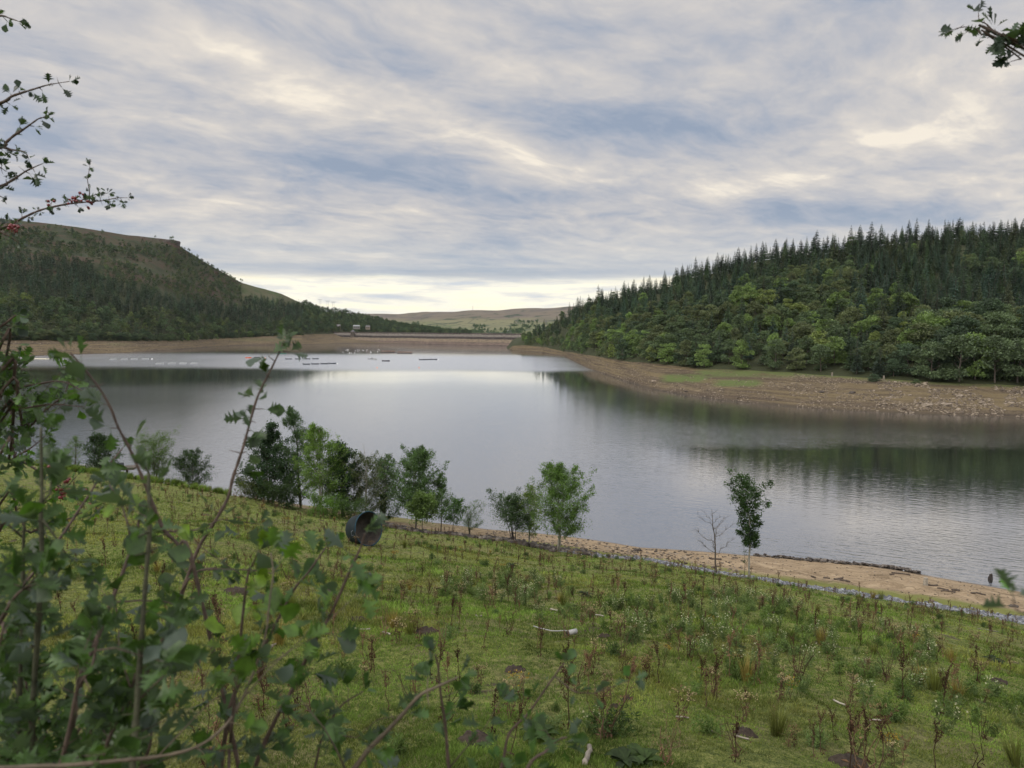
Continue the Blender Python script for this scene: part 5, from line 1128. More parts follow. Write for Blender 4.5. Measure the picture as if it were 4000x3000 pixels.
def zone_near(x, y):
    a = 'far meadow' if y < 2220 else 'middle meadow' if y < 2480 else 'near meadow' if y < 2750 else 'bottom of the photo'
    b = 'far left' if x < 800 else 'left of centre' if x < 1600 else 'centre' if x < 2400 else 'right of centre' if x < 3200 else 'far right'
    return f'{a}, {b}'
def plant_kind(name, cat, words, makers, n, rng, tints, cond=None, hs=(.5, 1.0), extra=0, power=.85, fixed=(), smooth_tint=.15):
    lib = [m() for m in makers]; P_ = [(gp(x, y), x, y, h) for x, y, h in fixed]+[(p, x, y, None) for p, x, y in meadow_pts(n+extra, rng, cond, power=power)]
    P_ = P_[:len(fixed)]+sorted(P_[len(fixed):], key=lambda q: q[0][1])
    for i, (p, x, y, h) in enumerate(P_[:n]):
        ci, (cw, tc_) = (lambda k: (k, tints[k]))(rng.integers(len(tints))); parts = lib[rng.integers(len(lib))]; s_ = h or rng.uniform(*hs)
        o = bpy.data.objects.new(name, None); COL.objects.link(o); o.location = tuple(map(float, p)); o.rotation_euler = (rng.normal(0, .08), rng.normal(0, .08), rng.uniform(0, 6.28)); o.scale = (s_, s_, s_)
        zw = zone_near(x, y); sz = 'tall' if s_ > (hs[0]+hs[1])/2 else 'short'; tag(o, f'{sz} {cw} {words} {zw}', cat, f'{sz} {cw} {words} {zw}')
        for pn, me_, _ in parts:
            c = link(pn, me_, o); c.color = (*[float(v) for v in np.array(tc_)*rng.uniform(1-smooth_tint, 1+smooth_tint)], 1)
    rest = P_[n:]
    if rest:                                                          # the farthest ones, merged
        by = {}
        for parts in lib:
            for k, (pn, me_, _) in enumerate(parts): by.setdefault(me_.materials[0].name, []).append((parts, me_))
        g = Geo(); mats = []; fm = []; Vs = []; off = 0; Ts, Qs, mi = [], [], []
        for (p, x, y, h) in rest:
            parts = lib[rng.integers(len(lib))]; s_ = rng.uniform(*hs); a = rng.uniform(0, 6.28)
            for pn, me_, _ in parts:
                m_ = me_.materials[0]
                if m_ not in mats: mats.append(m_)
                n_ = len(me_.vertices); V = np.empty(n_*3, np.float32); me_.vertices.foreach_get('co', V); V = V.reshape(-1, 3)*s_; ca, sa = math.cos(a), math.sin(a); V = V@np.array([[ca, sa, 0], [-sa, ca, 0], [0, 0, 1]])+p
                lt = np.empty(len(me_.polygons), np.int32); me_.polygons.foreach_get('loop_total', lt); vi = np.empty(len(me_.loops), np.int32); me_.loops.foreach_get('vertex_index', vi)
                ls = np.concatenate([[0], np.cumsum(lt)[:-1]]); q4 = ls[lt == 4]; t3 = ls[lt == 3]
                Qs.append((vi[q4[:, None]+np.arange(4)]+off, mats.index(m_))); Ts.append((vi[t3[:, None]+np.arange(3)]+off, mats.index(m_))); Vs.append(V); off += n_
        T3 = np.concatenate([a_ for a_, _ in Ts]); Q4 = np.concatenate([a_ for a_, _ in Qs]); fm = np.concatenate([np.full(len(a_), m_) for a_, m_ in Ts]+[np.full(len(a_), m_) for a_, m_ in Qs])
        me_ = mesh_np(name, np.concatenate(Vs), [T3, Q4], mats, False, fmat=fm); o = link('distant_'+name, me_); o.color = (*tints[0][1], 1); tag(o, f'thin scatter of {words} across the far meadow', cat, kind='stuff')
r4 = np.random.default_rng(77)
plant_kind('dock_stalk', 'dead stalk', 'dead dock stalk', [lambda: dock_stalk(r4) for _ in range(7)]+[lambda: bare_stalk(r4) for _ in range(5)], 285, r4, [('reddish brown', (1, 1, 1)), ('dark brown', (.55, .52, .5)), ('pale brown', (1.7, 1.7, 1.6))], hs=(.4, 1.0), extra=760, power=.8,
    fixed=[(3345, 3040, 1.15), (3425, 3060, .95), (3380, 2985, .8), (2598, 2990, .8), (3000, 2580, .6), (2442, 2625, .55), (2740, 2690, .7), (1450, 2620, .75), (1425, 2600, .7), (2590, 2610, .4), (2880, 2960, .75), (3180, 2960, .5), (540, 2560, .8), (455, 2440, .6), (1300, 2440, .7), (1612, 2380, .8), (1565, 2390, .7), (2020, 2240, .9), (2120, 2480, .7), (2115, 2535, .5), (3260, 2890, .5), (3690, 2570, .85), (3660, 2600, .6), (3940, 2640, .6), (3550, 2500, .6), (3240, 2440, .8), (2870, 2980, .6), (1990, 2960, .7), (3520, 3010, .5)])
plant_kind('ragwort', 'ragwort', 'ragwort with withered seed heads', [lambda: ragwort(r4) for _ in range(6)], 220, r4, [('pale tan', (1, 1, 1)), ('dull brown', (.6, .55, .5))], hs=(.45, .95), extra=160, power=.8, fixed=[(1455, 2630, 1.0), (3760, 2420, .9), (3320, 2760, .9), (3900, 2560, .9), (3480, 2890, .8), (2340, 2370, .8)])
plant_kind('flowering_ragwort', 'ragwort', 'ragwort still in yellow flower', [lambda: ragwort(r4, .6, True) for _ in range(3)], 11, r4, [('green stemmed', (1, 1, 1))], hs=(.5, .9), fixed=[(2045, 2735, .85), (2780, 2460, .7), (3570, 2510, .6), (3480, 2960, .6), (2600, 2570, .5), (1390, 2240, .8), (2735, 2670, .5)])
patch_c = [(2750, 2430, 420, 110), (3250, 2560, 420, 120), (3600, 2760, 380, 90), (3050, 2640, 300, 90), (2400, 2420, 300, 60), (1950, 2310, 260, 60), (2200, 2830, 120, 90), (3800, 2850, 250, 70), (2900, 2530, 300, 80)]
def in_patch(p, x, y): return any(((x-a)/c)**2+((y-b)/d)**2 < 1 for a, b, c, d in patch_c)
plant_kind('thistle', 'thistle', 'thistle tufted with white down', [lambda: thistle(r4) for _ in range(6)], 130, r4, [('grey-green', (1.25, 1.25, 1.2)), ('dull green', (.9, .9, .8))], cond=in_patch, hs=(.4, .85), power=.6)
plant_kind('leafy_thistle', 'thistle', 'leafy thistle without flowers', [lambda: thistle(r4, .5, False) for _ in range(5)], 230, r4, [('grey-green', (1.2, 1.25, 1.1)), ('mid green', (.95, 1.05, .7))], cond=in_patch, hs=(.4, .85), power=.6)
plant_kind('weed_clump', 'weed', 'leafy weed clump', [lambda: weed_clump(r4) for _ in range(5)], 280, r4, [('mid green', (1, 1.1, .75)), ('dark green', (.6, .7, .55)), ('grey-green', (1.2, 1.25, 1.1))], hs=(.35, 1.0), power=.7, fixed=[(1975, 2300, 1.3), (1330, 2650, 1.0), (2380, 2880, 1.2), (2760, 2870, .8)])
plant_kind('rush_tuft', 'rush', 'rush tuft', [lambda: rush(r4) for _ in range(3)], 26, r4, [('straw coloured', (1.3, 1.15, 1)), ('olive', (.75, .95, .7))], hs=(.5, 1.0), fixed=[(3650, 2700, 1.1), (3205, 2520, .9), (1580, 2140, 1.0), (1600, 2480, .8), (3440, 2345, 1.2), (3410, 2340, 1.1), (3590, 2680, .9)])
plant_kind('dock_rosette', 'dock', 'broad-leaved dock rosette', [lambda: dock_leaves(r4) for _ in range(4)], 60, r4, [('dark green', (1, .9, .8)), ('blackish', (.5, .45, .45))], hs=(.4, .8), power=.7, fixed=[(2480, 2975, 1.0), (2440, 3000, .9), (2520, 2990, .9), (2000, 2160+60, 1.4), (2290, 2335, 1.3), (2100, 2900, 1.2), (3880, 2590, 1.3)])
# rough grass at the back left and short turf everywhere
def turf(n, rmin, rmax, hb, wb, rng, tmin=-.72, tmax=.72, blades=5, powr=1.0):
    Re = lambda t_: np.interp(t_, e_th, e_R); th_ = rng.uniform(tmin, tmax, n); r = rmin*np.exp(rng.uniform(0, 1, n)**powr*math.log(rmax/rmin)); ok = r < Re(th_)+.4; th_, r = th_[ok], r[ok]
    x, y = r*np.sin(th_), r*np.cos(th_); z = shore_ground(x, y)[0]
    d = vnoise(x, y, 1.7)*.5+vnoise(x+33, y, .6)*.5; keep = rng.uniform(size=len(x)) < np.clip(.75+d*.8, .12, 1); x, y, z, r = x[keep], y[keep], z[keep], r[keep]; n = len(x)
    tall = np.clip(.7+.8*vnoise(x, y+50, 4.0), .35, 1.7); m_ = n*blades; X_ = np.repeat(x, blades)+rng.normal(0, .025, m_)*np.repeat(np.clip(r/12, 1, 3), blades); Y_ = np.repeat(y, blades)+rng.normal(0, .025, m_)*np.repeat(np.clip(r/12, 1, 3), blades); Z_ = np.repeat(z, blades)-.01
    k = np.repeat(np.clip(r/11, .9, 3.2), blades); h = hb*np.repeat(tall, blades)*rng.uniform(.5, 1.3, m_)*np.minimum(k, 1.8); a = rng.uniform(0, 6.28, m_); b = rng.uniform(0, 6.28, m_); w_ = wb*k*.5
    B = np.stack([X_, Y_, Z_], -1); s_ = np.stack([np.cos(a)*w_, np.sin(a)*w_, 0*a], -1); tip = B+np.stack([np.cos(b)*h*.6, np.sin(b)*h*.6, h], -1); mid = B*.45+tip*.55+np.stack([0*a, 0*a, h*.12], -1)
    V = np.stack([B-s_, B+s_, mid+s_*.7, mid-s_*.7, tip], 1).reshape(-1, 3); i = np.arange(m_)[:, None]*5
    dry = np.clip(.5+.9*vnoise(X_, Y_, 3.1)+.5*vnoise(X_, Y_+20, .9)+rng.normal(0, .25, m_)-.25, 0, 1)[:, None]; C_ = np.array([.95, 1.08, .68])*(1-dry)+np.array([1.6, 1.2, 1.05])*dry; C_ = C_*rng.uniform(.55, 1.35, (m_, 1))*np.clip(1+.45*vnoise(X_+7, Y_, 1.3)+.3*vnoise(X_, Y_+9, .45), .4, 1.6)[:, None]
    return V, (i+np.array([[3, 2, 4]])), (i+np.array([[0, 1, 2, 3]])), np.repeat(C_, 5, 0)
GRASS = foliage('grass_blades', (.108, .145, .048), 'attr', .3, .7, .15, .3)
V, T3, Q4, C_ = turf(210000, 7.5, 100, .06, .009, r4, blades=4, powr=1.15)
tag(link('meadow_grass', mesh_np('grass', V, [T3, Q4], GRASS, False, cattr=C_)), 'short mossy green and straw turf covering the sloping meadow', 'grass', kind='stuff')
# rough grass bank at the left edge
pos, sc = [], []
while len(pos) < 900:
    x = r4.uniform(-100, 900); e = edge_pt(x, 0, -abs(r4.normal(0, 3.0))); 
    if x > 480 and r4.uniform() < .6: continue
    pos.append(e); sc.append(r4.uniform(.6, 1.3))
RL = [rush(r4, .7) for _ in range(3)]
def arr(me_):
    V = np.empty(len(me_.vertices)*3, np.float32); me_.vertices.foreach_get('co', V); V = V.reshape(-1, 3); lt = np.empty(len(me_.polygons), np.int32); me_.polygons.foreach_get('loop_total', lt); vi = np.empty(len(me_.loops), np.int32); me_.loops.foreach_get('vertex_index', vi); ls = np.concatenate([[0], np.cumsum(lt)[:-1]])
    return V, vi[ls[lt == 3][:, None]+np.arange(3)], vi[ls[lt == 4][:, None]+np.arange(4)]
V, T3, Q4, C_ = scatter([arr(r_[0][1]) for r_ in RL], np.array(pos), np.array(sc), r4.uniform(0, 6, len(pos)), r4, .1, np.tile([[1.0, 1.05, .7]], (len(pos), 1))*r4.uniform(.6, 1.6, (len(pos), 1)))
tag(link('rough_grass', mesh_np('grass', V, [T3, Q4], GRASS, False, cattr=C_)), 'rough tussocky grass along the left end of the shore bank', 'grass', kind='stuff')

# ------------------------------------------------------------------ hawthorn in the foreground
HLEAF = foliage('hawthorn_leaf', (.040, .078, .018), 'object', .33, .46, .36, 60.0, under=(.06, .085, .062), var=.5)
HLEAFD = foliage('hawthorn_leaf_small', (.028, .05, .024), 'object', .22, .45, .4, 14.0, under=(.055, .085, .05), var=.2)
BERRY = simple('haw_berry', (.13, .010, .012), .3, .3, 30, spec=.5); TWIG = simple('hawthorn_twig', (.075, .052, .04), .7, .35, 40, bstr=.2); TWIGP = simple('pale_branch', (.09, .07, .048), .7, .35, 30, bstr=.2); TWIGM = simple('mossy_stem', (.05, .05, .028), .8, .4, 40, bstr=.2)
def hleaf(rng, lob=1.0):
    """one lobed leaf, length 1 along +y"""
    ys = [0, .12, .28, .40, .50, .60, .70, .80, .90, 1.0]; ws = np.array([.02, .10, .20, .50, .16, .46, .18, .30, .15, .02])
    if lob > 1.2: ws = np.array([.02, .08, .16, .56, .11, .48, .14, .32, .10, .02])
    if lob < .6: ws = np.array([.02, .10, .22, .32, .40, .43, .40, .32, .2, .02])
    yo = np.array([0, .12, .30, .48, .50, .74, .70, .90, .92, 1.0]) if lob >= .6 else np.array(ys); cu = rng.uniform(-.5, .25); fold = rng.uniform(.15, .6); tw = rng.normal(0, .25)
    V = []
    for i, y in enumerate(ys):
        zc_ = cu*y*y*.6; V.append([0, y, zc_])
        for s_ in (-1, 1):
            w_ = ws[i]*rng.uniform(.85, 1.12)*.95; V.append([s_*w_, yo[i]+rng.normal(0, .008), cu*yo[i]**2*.6+w_*fold+s_*tw*w_*yo[i]+rng.normal(0, .01)])
    Q4 = []
    for i in range(len(ys)-1): Q4 += [[3*i, 3*i+2, 3*i+5, 3*i+3], [3*i, 3*i+3, 3*i+4, 3*i+1]]
    n0 = len(V); V += [[-.012, -.35, 0], [.012, -.35, 0], [.012, .02, 0], [-.012, .02, 0]]; Q4.append([n0, n0+1, n0+2, n0+3]); V = np.array(V); V[:, 1] += .35
    return V, np.array(Q4)
LIB = [hleaf(r4, l) for l in (1.0, 1.0, 1.5, 1.5, .4, 1.0, 1.4, .5)]
def add_leaf(g, p, d, size, rng):
    d = unit(np.asarray(d, float)); r = rng.normal(size=3)+np.array([0, -.3, .9]); x = unit(np.cross(d, r)); z = np.cross(x, d); V, Q4 = LIB[rng.integers(len(LIB))]
    g.add(np.asarray(p)+(V[:, :1]*x+V[:, 1:2]*d+V[:, 2:3]*z)*size, Q=Q4)
HB = np.array([-.35, .9, 20.1])
def hawbranch(parent, base, pts_px, depth, r0, rng, leaf=.035, every=.03, per=3, mat=None, lmat=None, tint=(1, 1, 1), start=0.0, berries=(), side=0, prob=1.0, name='branch', tipk=5, r1=.35, root=False):
    """pts_px photo pixels (+ optional own depth) of the stem line"""
    dp = np.interp(np.linspace(0, 1, len(pts_px)), [0, 1], depth if hasattr(depth, '__len__') else (depth, depth)); q = np.array([P(a[0], a[1], a[2] if len(a) > 2 else d_) for a, d_ in zip(pts_px, dp)])-base; q = spline(q, 6)
    g = Geo(); seg = np.linalg.norm(np.diff(q, axis=0), axis=1); L_ = np.concatenate([[0], np.cumsum(seg)]); tot = L_[-1]; kn = r4.uniform(.85, 1.25, len(q)); tube(g, q, np.linspace(r0, r0*r1, len(q))*kn, 8); lf = Geo()
    if root: x0 = (q[0]+base)[0]*.75; rb = np.array([x0, (q[0]+base)[1]+.05, ground_z(x0, (q[0]+base)[1]+.05)-.05])-base; tube(g, wob(rb, q[0], 6, .012, rng), np.linspace(r0*1.25, r0, 6), 8)
    def at(s_): return np.array([np.interp(s_, L_, q[:, j]) for j in range(3)])
    s_ = tot; first = True; dirs = unit(q[-1]-q[0])
    while s_ > start*tot:
        p = at(s_); tn = unit(at(min(tot, s_+.01))-at(max(0, s_-.01)))
        if first:
            for k in range(tipk): add_leaf(lf, p, tn+rng.normal(0, .6, 3), leaf*rng.uniform(.5, .95), rng)
            first = False
        elif rng.uniform() < prob:
            sd_ = unit(rng.normal(size=3)); sd_ = unit(sd_-tn*(sd_@tn)); spur = p+sd_*rng.uniform(.004, .018)+tn*.004; tube(g, [p, spur], [r0*.25, r0*.2], 4)
            if rng.uniform() < .35: tube(g, [p, p-sd_*rng.uniform(.010, .022)], [.0011, .0003], 4)
            for k in range(int(rng.integers(max(1, per-1), per+2))): add_leaf(lf, spur, sd_*.9+tn*.5+rng.normal(0, .65, 3), leaf*rng.uniform(.55, 1.2), rng)
        s_ -= every*rng.uniform(.6, 1.4)
    for k in range(side):
        s0 = rng.uniform(.3, .95)*tot; p = at(s0); tn = unit(at(min(tot, s0+.01))-at(max(0, s0-.01))); e = p+(tn*.5+rng.normal(0, .6, 3))*rng.uniform(.06, .16); tw = wob(p, e, 4, .06, rng); tube(g, tw, np.linspace(r0*.4, r0*.15, 4), 5)
        for f in (1, 2, 3, 3):
            for _ in range(per): add_leaf(lf, tw[f], unit(e-p)+rng.normal(0, .8, 3), leaf*rng.uniform(.55, 1.1), rng)
    o = link(name, g.mesh('branch', mat or TWIG, True), parent); l = link('leaves', lf.mesh('leaves', lmat or HLEAF, True), o); l.color = (*tint, 1)
    if berries:
        bg_ = Geo(); V0, F0 = rock_proto(np.random.default_rng(3), 2, 1.0); V0 = unit(V0)
        for (bx, by, bd, nb, spx) in berries:
            for _ in range(nb):
                c = P(bx+rng.normal(0, spx), by+rng.normal(0, spx), bd+rng.normal(0, .02))-base; bg_.add(V0*rng.uniform(.0040, .0056)+c, T=F0); n_ = q[np.argmin(np.linalg.norm(q-c, axis=1))]
                tube(bg_, wob(c, c+(n_-c)*.5, 3, .05, rng), .0007, 3, False)
        link('berries', bg_.mesh('berries', BERRY, True), o)
    return o
hs = empty('hawthorn_shrub', HB, 'young hawthorn shoots with large blurred leaves rising across the bottom left', 'shrub')
LB = .62; LS = .64
BR = [ # points, depth(start, end), radius, leaf, start fraction, tint
 ([(60, 3300), (75, 2900), (78, 2700), (88, 2400), (92, 2120), (98, 1990)], (.8, .82), .0055, .042, 0, (.9, .9, .9)),
 ([(90, 3300), (118, 2950), (127, 2772), (150, 2420), (163, 2180), (160, 2000), (163, 1900), (160, 1670)], (.78, .8), .006, .046, .0, (1, 1, 1)),
 ([(220, 3200), (313, 2663), (365, 2530), (422, 2386), (482, 2229), (530, 2090), (545, 2020)], (.85, .95), .006, .042, .0, (1, 1, 1)),
 ([(505, 3250), (518, 3000), (532, 2800), (545, 2603), (567, 2301), (585, 2060), (582, 1940), (580, 1850)], (.68, .75), .0062, .044, .0, (1.0, 1.0, 1.0)),
 ([(1000, 3300), (760, 2230), (694, 2127), (645, 2075), (613, 2010), (570, 1901), (532, 1809), (499, 1738), (461, 1668), (429, 1586), (380, 1505), (315, 1424), (275, 1378)], (.95, .9), .0045, .040, .25, (.95, .95, .9)),
 ([(460, 3200), (520, 2850), (560, 2660), (603, 2560), (669, 2434), (723, 2283), (776, 2140), (846, 2026), (890, 1944), (911, 1863), (949, 1749), (976, 1651), (1009, 1543), (1063, 1434), (1110, 1335)], (1.05, 1.15), .0060, .040, .0, (.7, .7, .7)),
 ([(930, 3250), (1000, 2988), (1078, 2808), (1139, 2699), (1211, 2542), (1295, 2392), (1362, 2241), (1410, 2135), (1425, 2085)], (.9, .85), .0052, .046, .0, (1.0, 1.05, 1.0)),
 ([(840, 3200), (900, 2760), (1000, 2580), (1036, 2518), (1072, 2446), (1150, 2301), (1205, 2235), (1275, 2135)], (.95, .92), .0045, .044, .1, (1.0, 1.05, .95)),
 ([(-250, 3010), (120, 2995), (289, 2988), (482, 2970), (603, 2958), (723, 2934), (814, 2892), (892, 2820), (940, 2741), (988, 2633), (1037, 2482), (1055, 2331), (1067, 2241), (1058, 2160)], (.62, .8), .0034, .042, .50, (1.5, 1.45, .9)),
 ([(1180, 3280), (1386, 3000), (1446, 2922), (1512, 2856), (1573, 2790), (1639, 2717), (1711, 2681), (1790, 2645)], (.8, .8), .0058, .036, .2, (1, 1, 1)),
 ([(1790, 3250), (1753, 3000), (1741, 2844), (1723, 2723), (1711, 2603), (1699, 2555)], (.85, .82), .004, .036, .35, (.85, .9, .95)),
 ([(1880, 3200), (1958, 3000), (1988, 2868), (2061, 2790), (2121, 2705), (2175, 2627), (2205, 2590)], (.95, .95), .0035, .030, .3, (.9, 1.0, 1.0)),
 ([(1980, 3250), (2061, 3000), (2133, 2934), (2180, 2890), (2215, 2880)], (.85, .85), .004, .036, .3, (.95, 1.0, .95)),
 ([(1150, 3300), (1230, 3000), (1260, 2880), (1330, 2760), (1420, 2700)], (.9, .9), .0035, .034, .2, (.95, 1.0, 1.0)),
 ([(900, 2900), (960, 2300), (990, 2200), (1010, 2150)], (.88, .86), .003, .046, .3, (2.6, 2.2, .8)),
 ([(-100, 3200), (-60, 2700), (-30, 2500), (60, 2330), (140, 2280)], (.8, .75), .0045, .045, .1, (.9, .9, .95)),
 ([(350, 3250), (420, 2900), (520, 2760), (640, 2640)], (.75, .75), .004, .046, .0, (1.2, 1.15, 1.0)),
 ([(150, 3250), (260, 2900), (300, 2700), (360, 2600), (380, 2480)], (.72, .7), .004, .046, .0, (1, 1, 1)),
 ([(0, 2400), (200, 2150), (330, 1960), (400, 1850), (480, 1750)], (1.2, 1.3), .0045, .036, .0, (.8, .8, .8)),
 ([(650, 2420), (760, 2240), (900, 2225), (1010, 2230), (1060, 2240)], (1.08, 1.05), .003, .028, .1, (.8, .8, .8)),
]
for k, (pp, dp, r0, lf_, st, tn) in enumerate(BR):
    hawbranch(hs, HB, pp, dp, r0*LB, r4, leaf=lf_*LS, every=(.030 if lf_ > .034 else .024)*(.7 if k == 5 else 1), per=3, start=st, tint=tn, side=3 if k in (0, 1, 2, 8, 16, 17, 15) else 0 if k in (4, 5) else 1, mat=(TWIGP if k in (8, 9) else TWIGM if k in (0, 1, 3) else TWIG), prob=.9, name='stem', root=k not in (8, 19))
# foot of the shrub: stems run together to the bank below the picture
g = Geo()
for a in np.linspace(-.6, .7, 9): tube(g, spline([np.array([a*.4, .0, -1.7+.2*abs(a)]), np.array([a*.9, -.1, -.8]), np.array([a*1.1-.05, -.15, -.15+1.0*0])], 4)+np.array([.05, 0, 1.0]), [.012]*8+[.007], 7) if False else None
tube(g, [(0.1, 0, ground_z(-.25, .9)-20.1-.1), (.05, 0, .35), (0, 0, .8)], [.016, .012, .008], 8); link('trunk', g.mesh('trunk', TWIGM, True), hs)
# dense leafy base in the bottom left corner: many short shoots
for k in range(24):
    x0 = r4.uniform(-200, 520); y0 = 3250; dp = r4.uniform(.72, 1.2); hh = r4.uniform(250, 1000)*(1-.45*max(0, x0)/640); x1 = x0+r4.normal(60, 110)
    hawbranch(hs, HB, [(x0, y0), (x0+(x1-x0)*.3+r4.normal(0, 20), y0-hh*.35), (x0+(x1-x0)*.7+r4.normal(0, 25), y0-hh*.7), (x1, y0-hh)], dp, .0026, r4, leaf=.030, every=.021, per=3, start=0, tint=tuple(np.array((1, 1, 1))*r4.uniform(.7, 1.3)), side=1, mat=TWIG, name='stem', root=True)
# the berried hawthorn on the left, a step farther off
TB = np.array([-2.6, 2.6, ground_z(-2.6, 2.6)])
ht = empty('hawthorn_tree', TB, 'hawthorn tree with red berries reaching in from the left edge against the sky', 'tree')
g = Geo(); tube(g, spline(np.array([(0, 0, -.2), (.1, .05, .8), (-.05, .1, 1.8), (.16, .05, 2.9), (-.05, .12, 3.8)]), 4), np.linspace(.06, .004, 17), 9); link('trunk', g.mesh('trunk', BARK, True), ht)
def rootz(z): return np.array([TB[0], TB[1], TB[2]+z])
def start_px(z):
    a, b = proj(rootz(z)); return (a, b, TB[1])
UB = [([(0, 404), (45, 377), (90, 361), (136, 347), (190, 331), (271, 318)], 2.0, 3.2, .034, ()),
 ([(0, 575), (23, 557), (54, 530), (95, 503), (127, 480), (154, 462), (183, 456)], 2.0, 3.0, .036, ()),
 ([(-20, 580), (45, 585), (95, 594), (113, 620)], 2.0, 2.9, .034, ()),
 ([(0, 729), (27, 716), (59, 697), (99, 670), (136, 652), (167, 639)], 2.0, 2.7, .038, ()),
 ([(0, 895), (45, 874), (90, 851), (149, 824), (199, 810), (253, 799), (307, 792), (353, 788), (407, 783), (452, 774), (497, 772)], 2.6, 2.4, .030, ((290, 782, 2.6, 11, 11), (350, 800, 2.6, 7, 10), (205, 785, 2.6, 4, 8), (310, 752, 2.6, 3, 6))),
 ([(-60, 860), (0, 905), (40, 925), (75, 950)], 2.3, 2.3, .034, ((55, 885, 2.3, 14, 11),)),
 ([(-60, 90), (0, 62), (40, 72), (85, 88)], 2.2, 3.8, .032, ()),
 ([(-80, 640), (-20, 660), (0, 655), (25, 670)], 2.0, 3.0, .036, ()),
 ([(-80, 780), (-20, 765), (10, 770)], 2.0, 2.7, .036, ()),
 ([(-40, 1290), (10, 1270), (50, 1240), (65, 1230)], 1.6, 2.2, .036, ())]
for pp, dp, rz_, lf_, be in UB:
    a = start_px(rz_); x0, y0 = pp[0]; x1, y1 = pp[1]; q = [a, (x0-230, y0-(y1-y0)*.8+60, dp)]+[(x, y, dp) for x, y in pp]
    hawbranch(ht, TB, q, (dp, dp), .0055, r4, leaf=lf_*.72, every=.022 if len(be) else .028, per=4 if len(be) else 3, start=.55, tint=(.62, .62, .72), lmat=HLEAFD, berries=be, side=5 if len(be) else 0, r1=.16)
LBR = [([(-60, 1560), (60, 1520), (150, 1500), (240, 1490), (330, 1530)], 1.7), ([(-60, 1640), (80, 1600), (200, 1580), (330, 1590)], 1.7), ([(-60, 1720), (60, 1680), (170, 1610), (230, 1560)], 1.8), ([(-60, 1500), (20, 1450), (70, 1430), (100, 1408)], 1.7), ([(-60, 1900), (40, 1800), (120, 1750), (180, 1700)], 1.7), ([(-60, 1620), (0, 1560), (20, 1500)], 1.75), ([(-60, 1800), (100, 1680), (180, 1600), (250, 1540), (280, 1450)], 1.8),
 ([(-60, 1760), (60, 1790), (150, 1840), (230, 1900), (300, 1950), (360, 1985)], 2.0), ([(-60, 2100), (80, 2020), (180, 1960), (260, 1900), (300, 1860)], 2.1), ([(-60, 2200), (120, 2080), (260, 2030), (340, 1990), (400, 1960)], 2.0)]
for k, (pp, dp) in enumerate(LBR):
    a = start_px(1.9-.12*k); be = ((205, 1835, 2.0, 9, 14), (262, 1870, 2.0, 6, 10), (245, 1930, 2.0, 14, 16), (320, 1925, 2.0, 6, 12), (355, 1975, 2.0, 5, 8)) if k == 7 else ()
    hawbranch(ht, TB, [a]+[(x, y, dp) for x, y in pp], (dp, dp), .0045, r4, leaf=.030 if k < 7 else .027, every=.027, per=3, start=.5, tint=(1.25, 1.3, .95) if k < 7 else (1.4, 1.5, .9), side=3, berries=be, r1=.2)
def offframe(parent, B_, n, lim, rng):
    k = 0
    while k < n:
        z0 = rng.uniform(1.0, 3.6); a_ = rng.uniform(0, 6.28); L_ = rng.uniform(.5, 1.1); p0 = B_+np.array([0, 0, z0]); p1 = p0+np.array([math.cos(a_)*L_*.55, math.sin(a_)*L_*.55, L_*.35]); p2 = p0+np.array([math.cos(a_)*L_, math.sin(a_)*L_, L_*.55])
        qq = [(*proj(p_), p_[1]) for p_ in (p0, p1, p2)]; k += 1
        if any(p_[1] < .6 or not lim(x_[0]) for p_, x_ in zip((p0, p1, p2), qq)): continue
        hawbranch(parent, B_, qq, None or (1, 1), .006, rng, leaf=.03, every=.03, per=4, start=.2, tint=(.9, .9, .9), lmat=HLEAFD, side=5, r1=.2)
offframe(ht, TB, 110, lambda x: x < -330, r4)
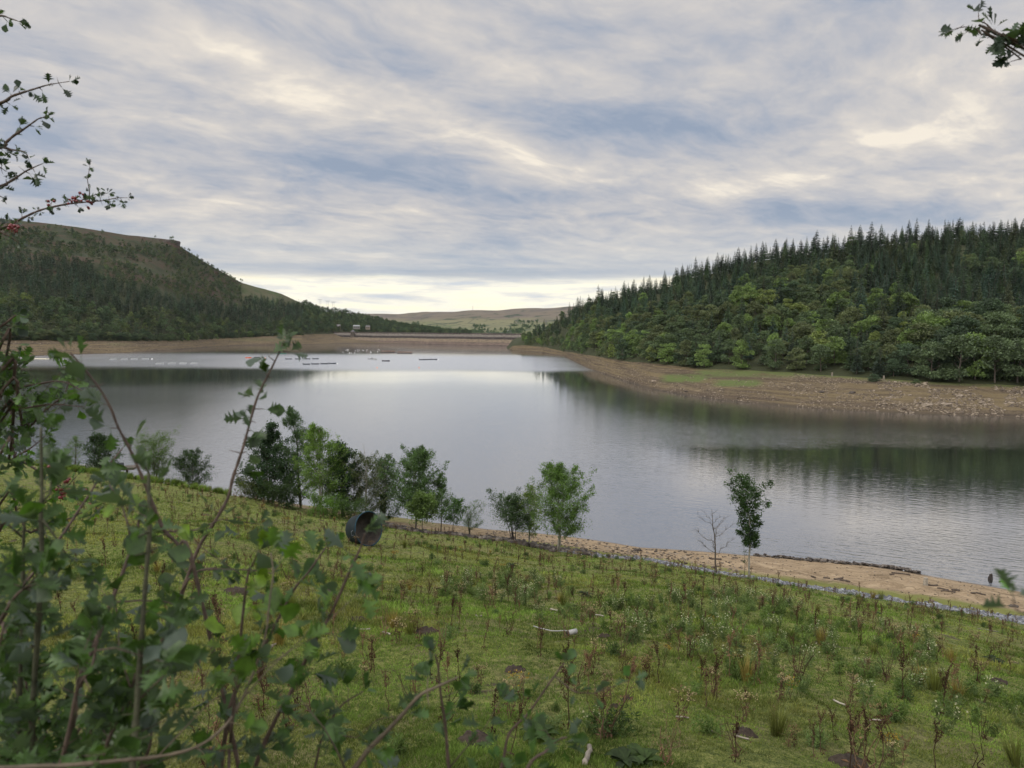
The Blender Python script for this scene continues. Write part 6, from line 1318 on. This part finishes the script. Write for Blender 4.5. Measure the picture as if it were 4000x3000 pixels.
# tree on the right whose twig tip hangs into the top right corner, and a low sprig at the right edge
TR = np.array([2.9, 1.9, ground_z(2.9, 1.9)]); rt_ = empty('roadside_tree', TR, 'small tree beyond the right edge whose leafy twigs reach into the top right corner', 'tree')
g = Geo(); tube(g, spline(np.array([(0, 0, -.2), (-.1, 0, 1.0), (.05, .1, 2.4), (-.05, 0, 3.7)]), 4), np.linspace(.05, .004, 13), 8); link('trunk', g.mesh('trunk', BARK, True), rt_)
def startR(z):
    a, b = proj(TR+np.array([0, 0, z])); return (a, b, TR[1])
hawbranch(rt_, TR, [startR(3.3), (4150, 250, 1.6), (4000, 190, 1.6), (3946, 169, 1.6), (3895, 148, 1.6), (3860, 139, 1.6), (3832, 133, 1.6), (3815, 114, 1.6), (3775, 105, 1.6), (3735, 112, 1.6), (3700, 128, 1.6)], 1.6, .0030, r4, leaf=.026, every=.03, per=3, start=.80, tint=(.75, .75, .85), lmat=HLEAFD, r1=.2)
hawbranch(rt_, TR, [startR(3.3), (4050, 215, 1.6), (3960, 160, 1.6), (3880, 118, 1.6), (3850, 92, 1.6), (3826, 80, 1.6), (3822, 50, 1.6)], 1.6, .003, r4, leaf=.032, every=.028, per=3, start=.92, tint=(.75, .75, .85), lmat=HLEAFD, r1=.2)
hawbranch(rt_, TR, [startR(3.1), (4050, 250, 1.6), (3990, 232, 1.6), (3950, 240, 1.6)], 1.6, .003, r4, leaf=.032, every=.03, per=2, start=.97, tint=(.75, .75, .85), lmat=HLEAFD, r1=.2)
offframe(rt_, TR, 80, lambda x: x > 4420, r4)
hawbranch(rt_, TR, [startR(1.6), (5200, 2700, 1.2), (4700, 2600, .8), (4350, 2500, .6), (4150, 2450, .52), (4000, 2400, .5), (3965, 2370, .5), (3958, 2330, .5)], .5, .0007, r4, leaf=.020, every=.02, per=2, start=.96, tint=(1.6, 2.0, .9), r1=.6, tipk=4)

# ------------------------------------------------------------------ air
m, t, out = newmat('haze_air'); v = t.new('ShaderNodeVolumePrincipled'); v.inputs['Color'].default_value = (.80, .88, 1.0, 1); v.inputs['Density'].default_value = 0.000014; v.inputs['Anisotropy'].default_value = 0.2
t.l.new(v.outputs[0], out.inputs['Volume']); g = Geo(); box(g, (0, 3500, 145), (12000, 14000, 312)); tag(link('haze', g.mesh('haze', m)), kind='stuff')
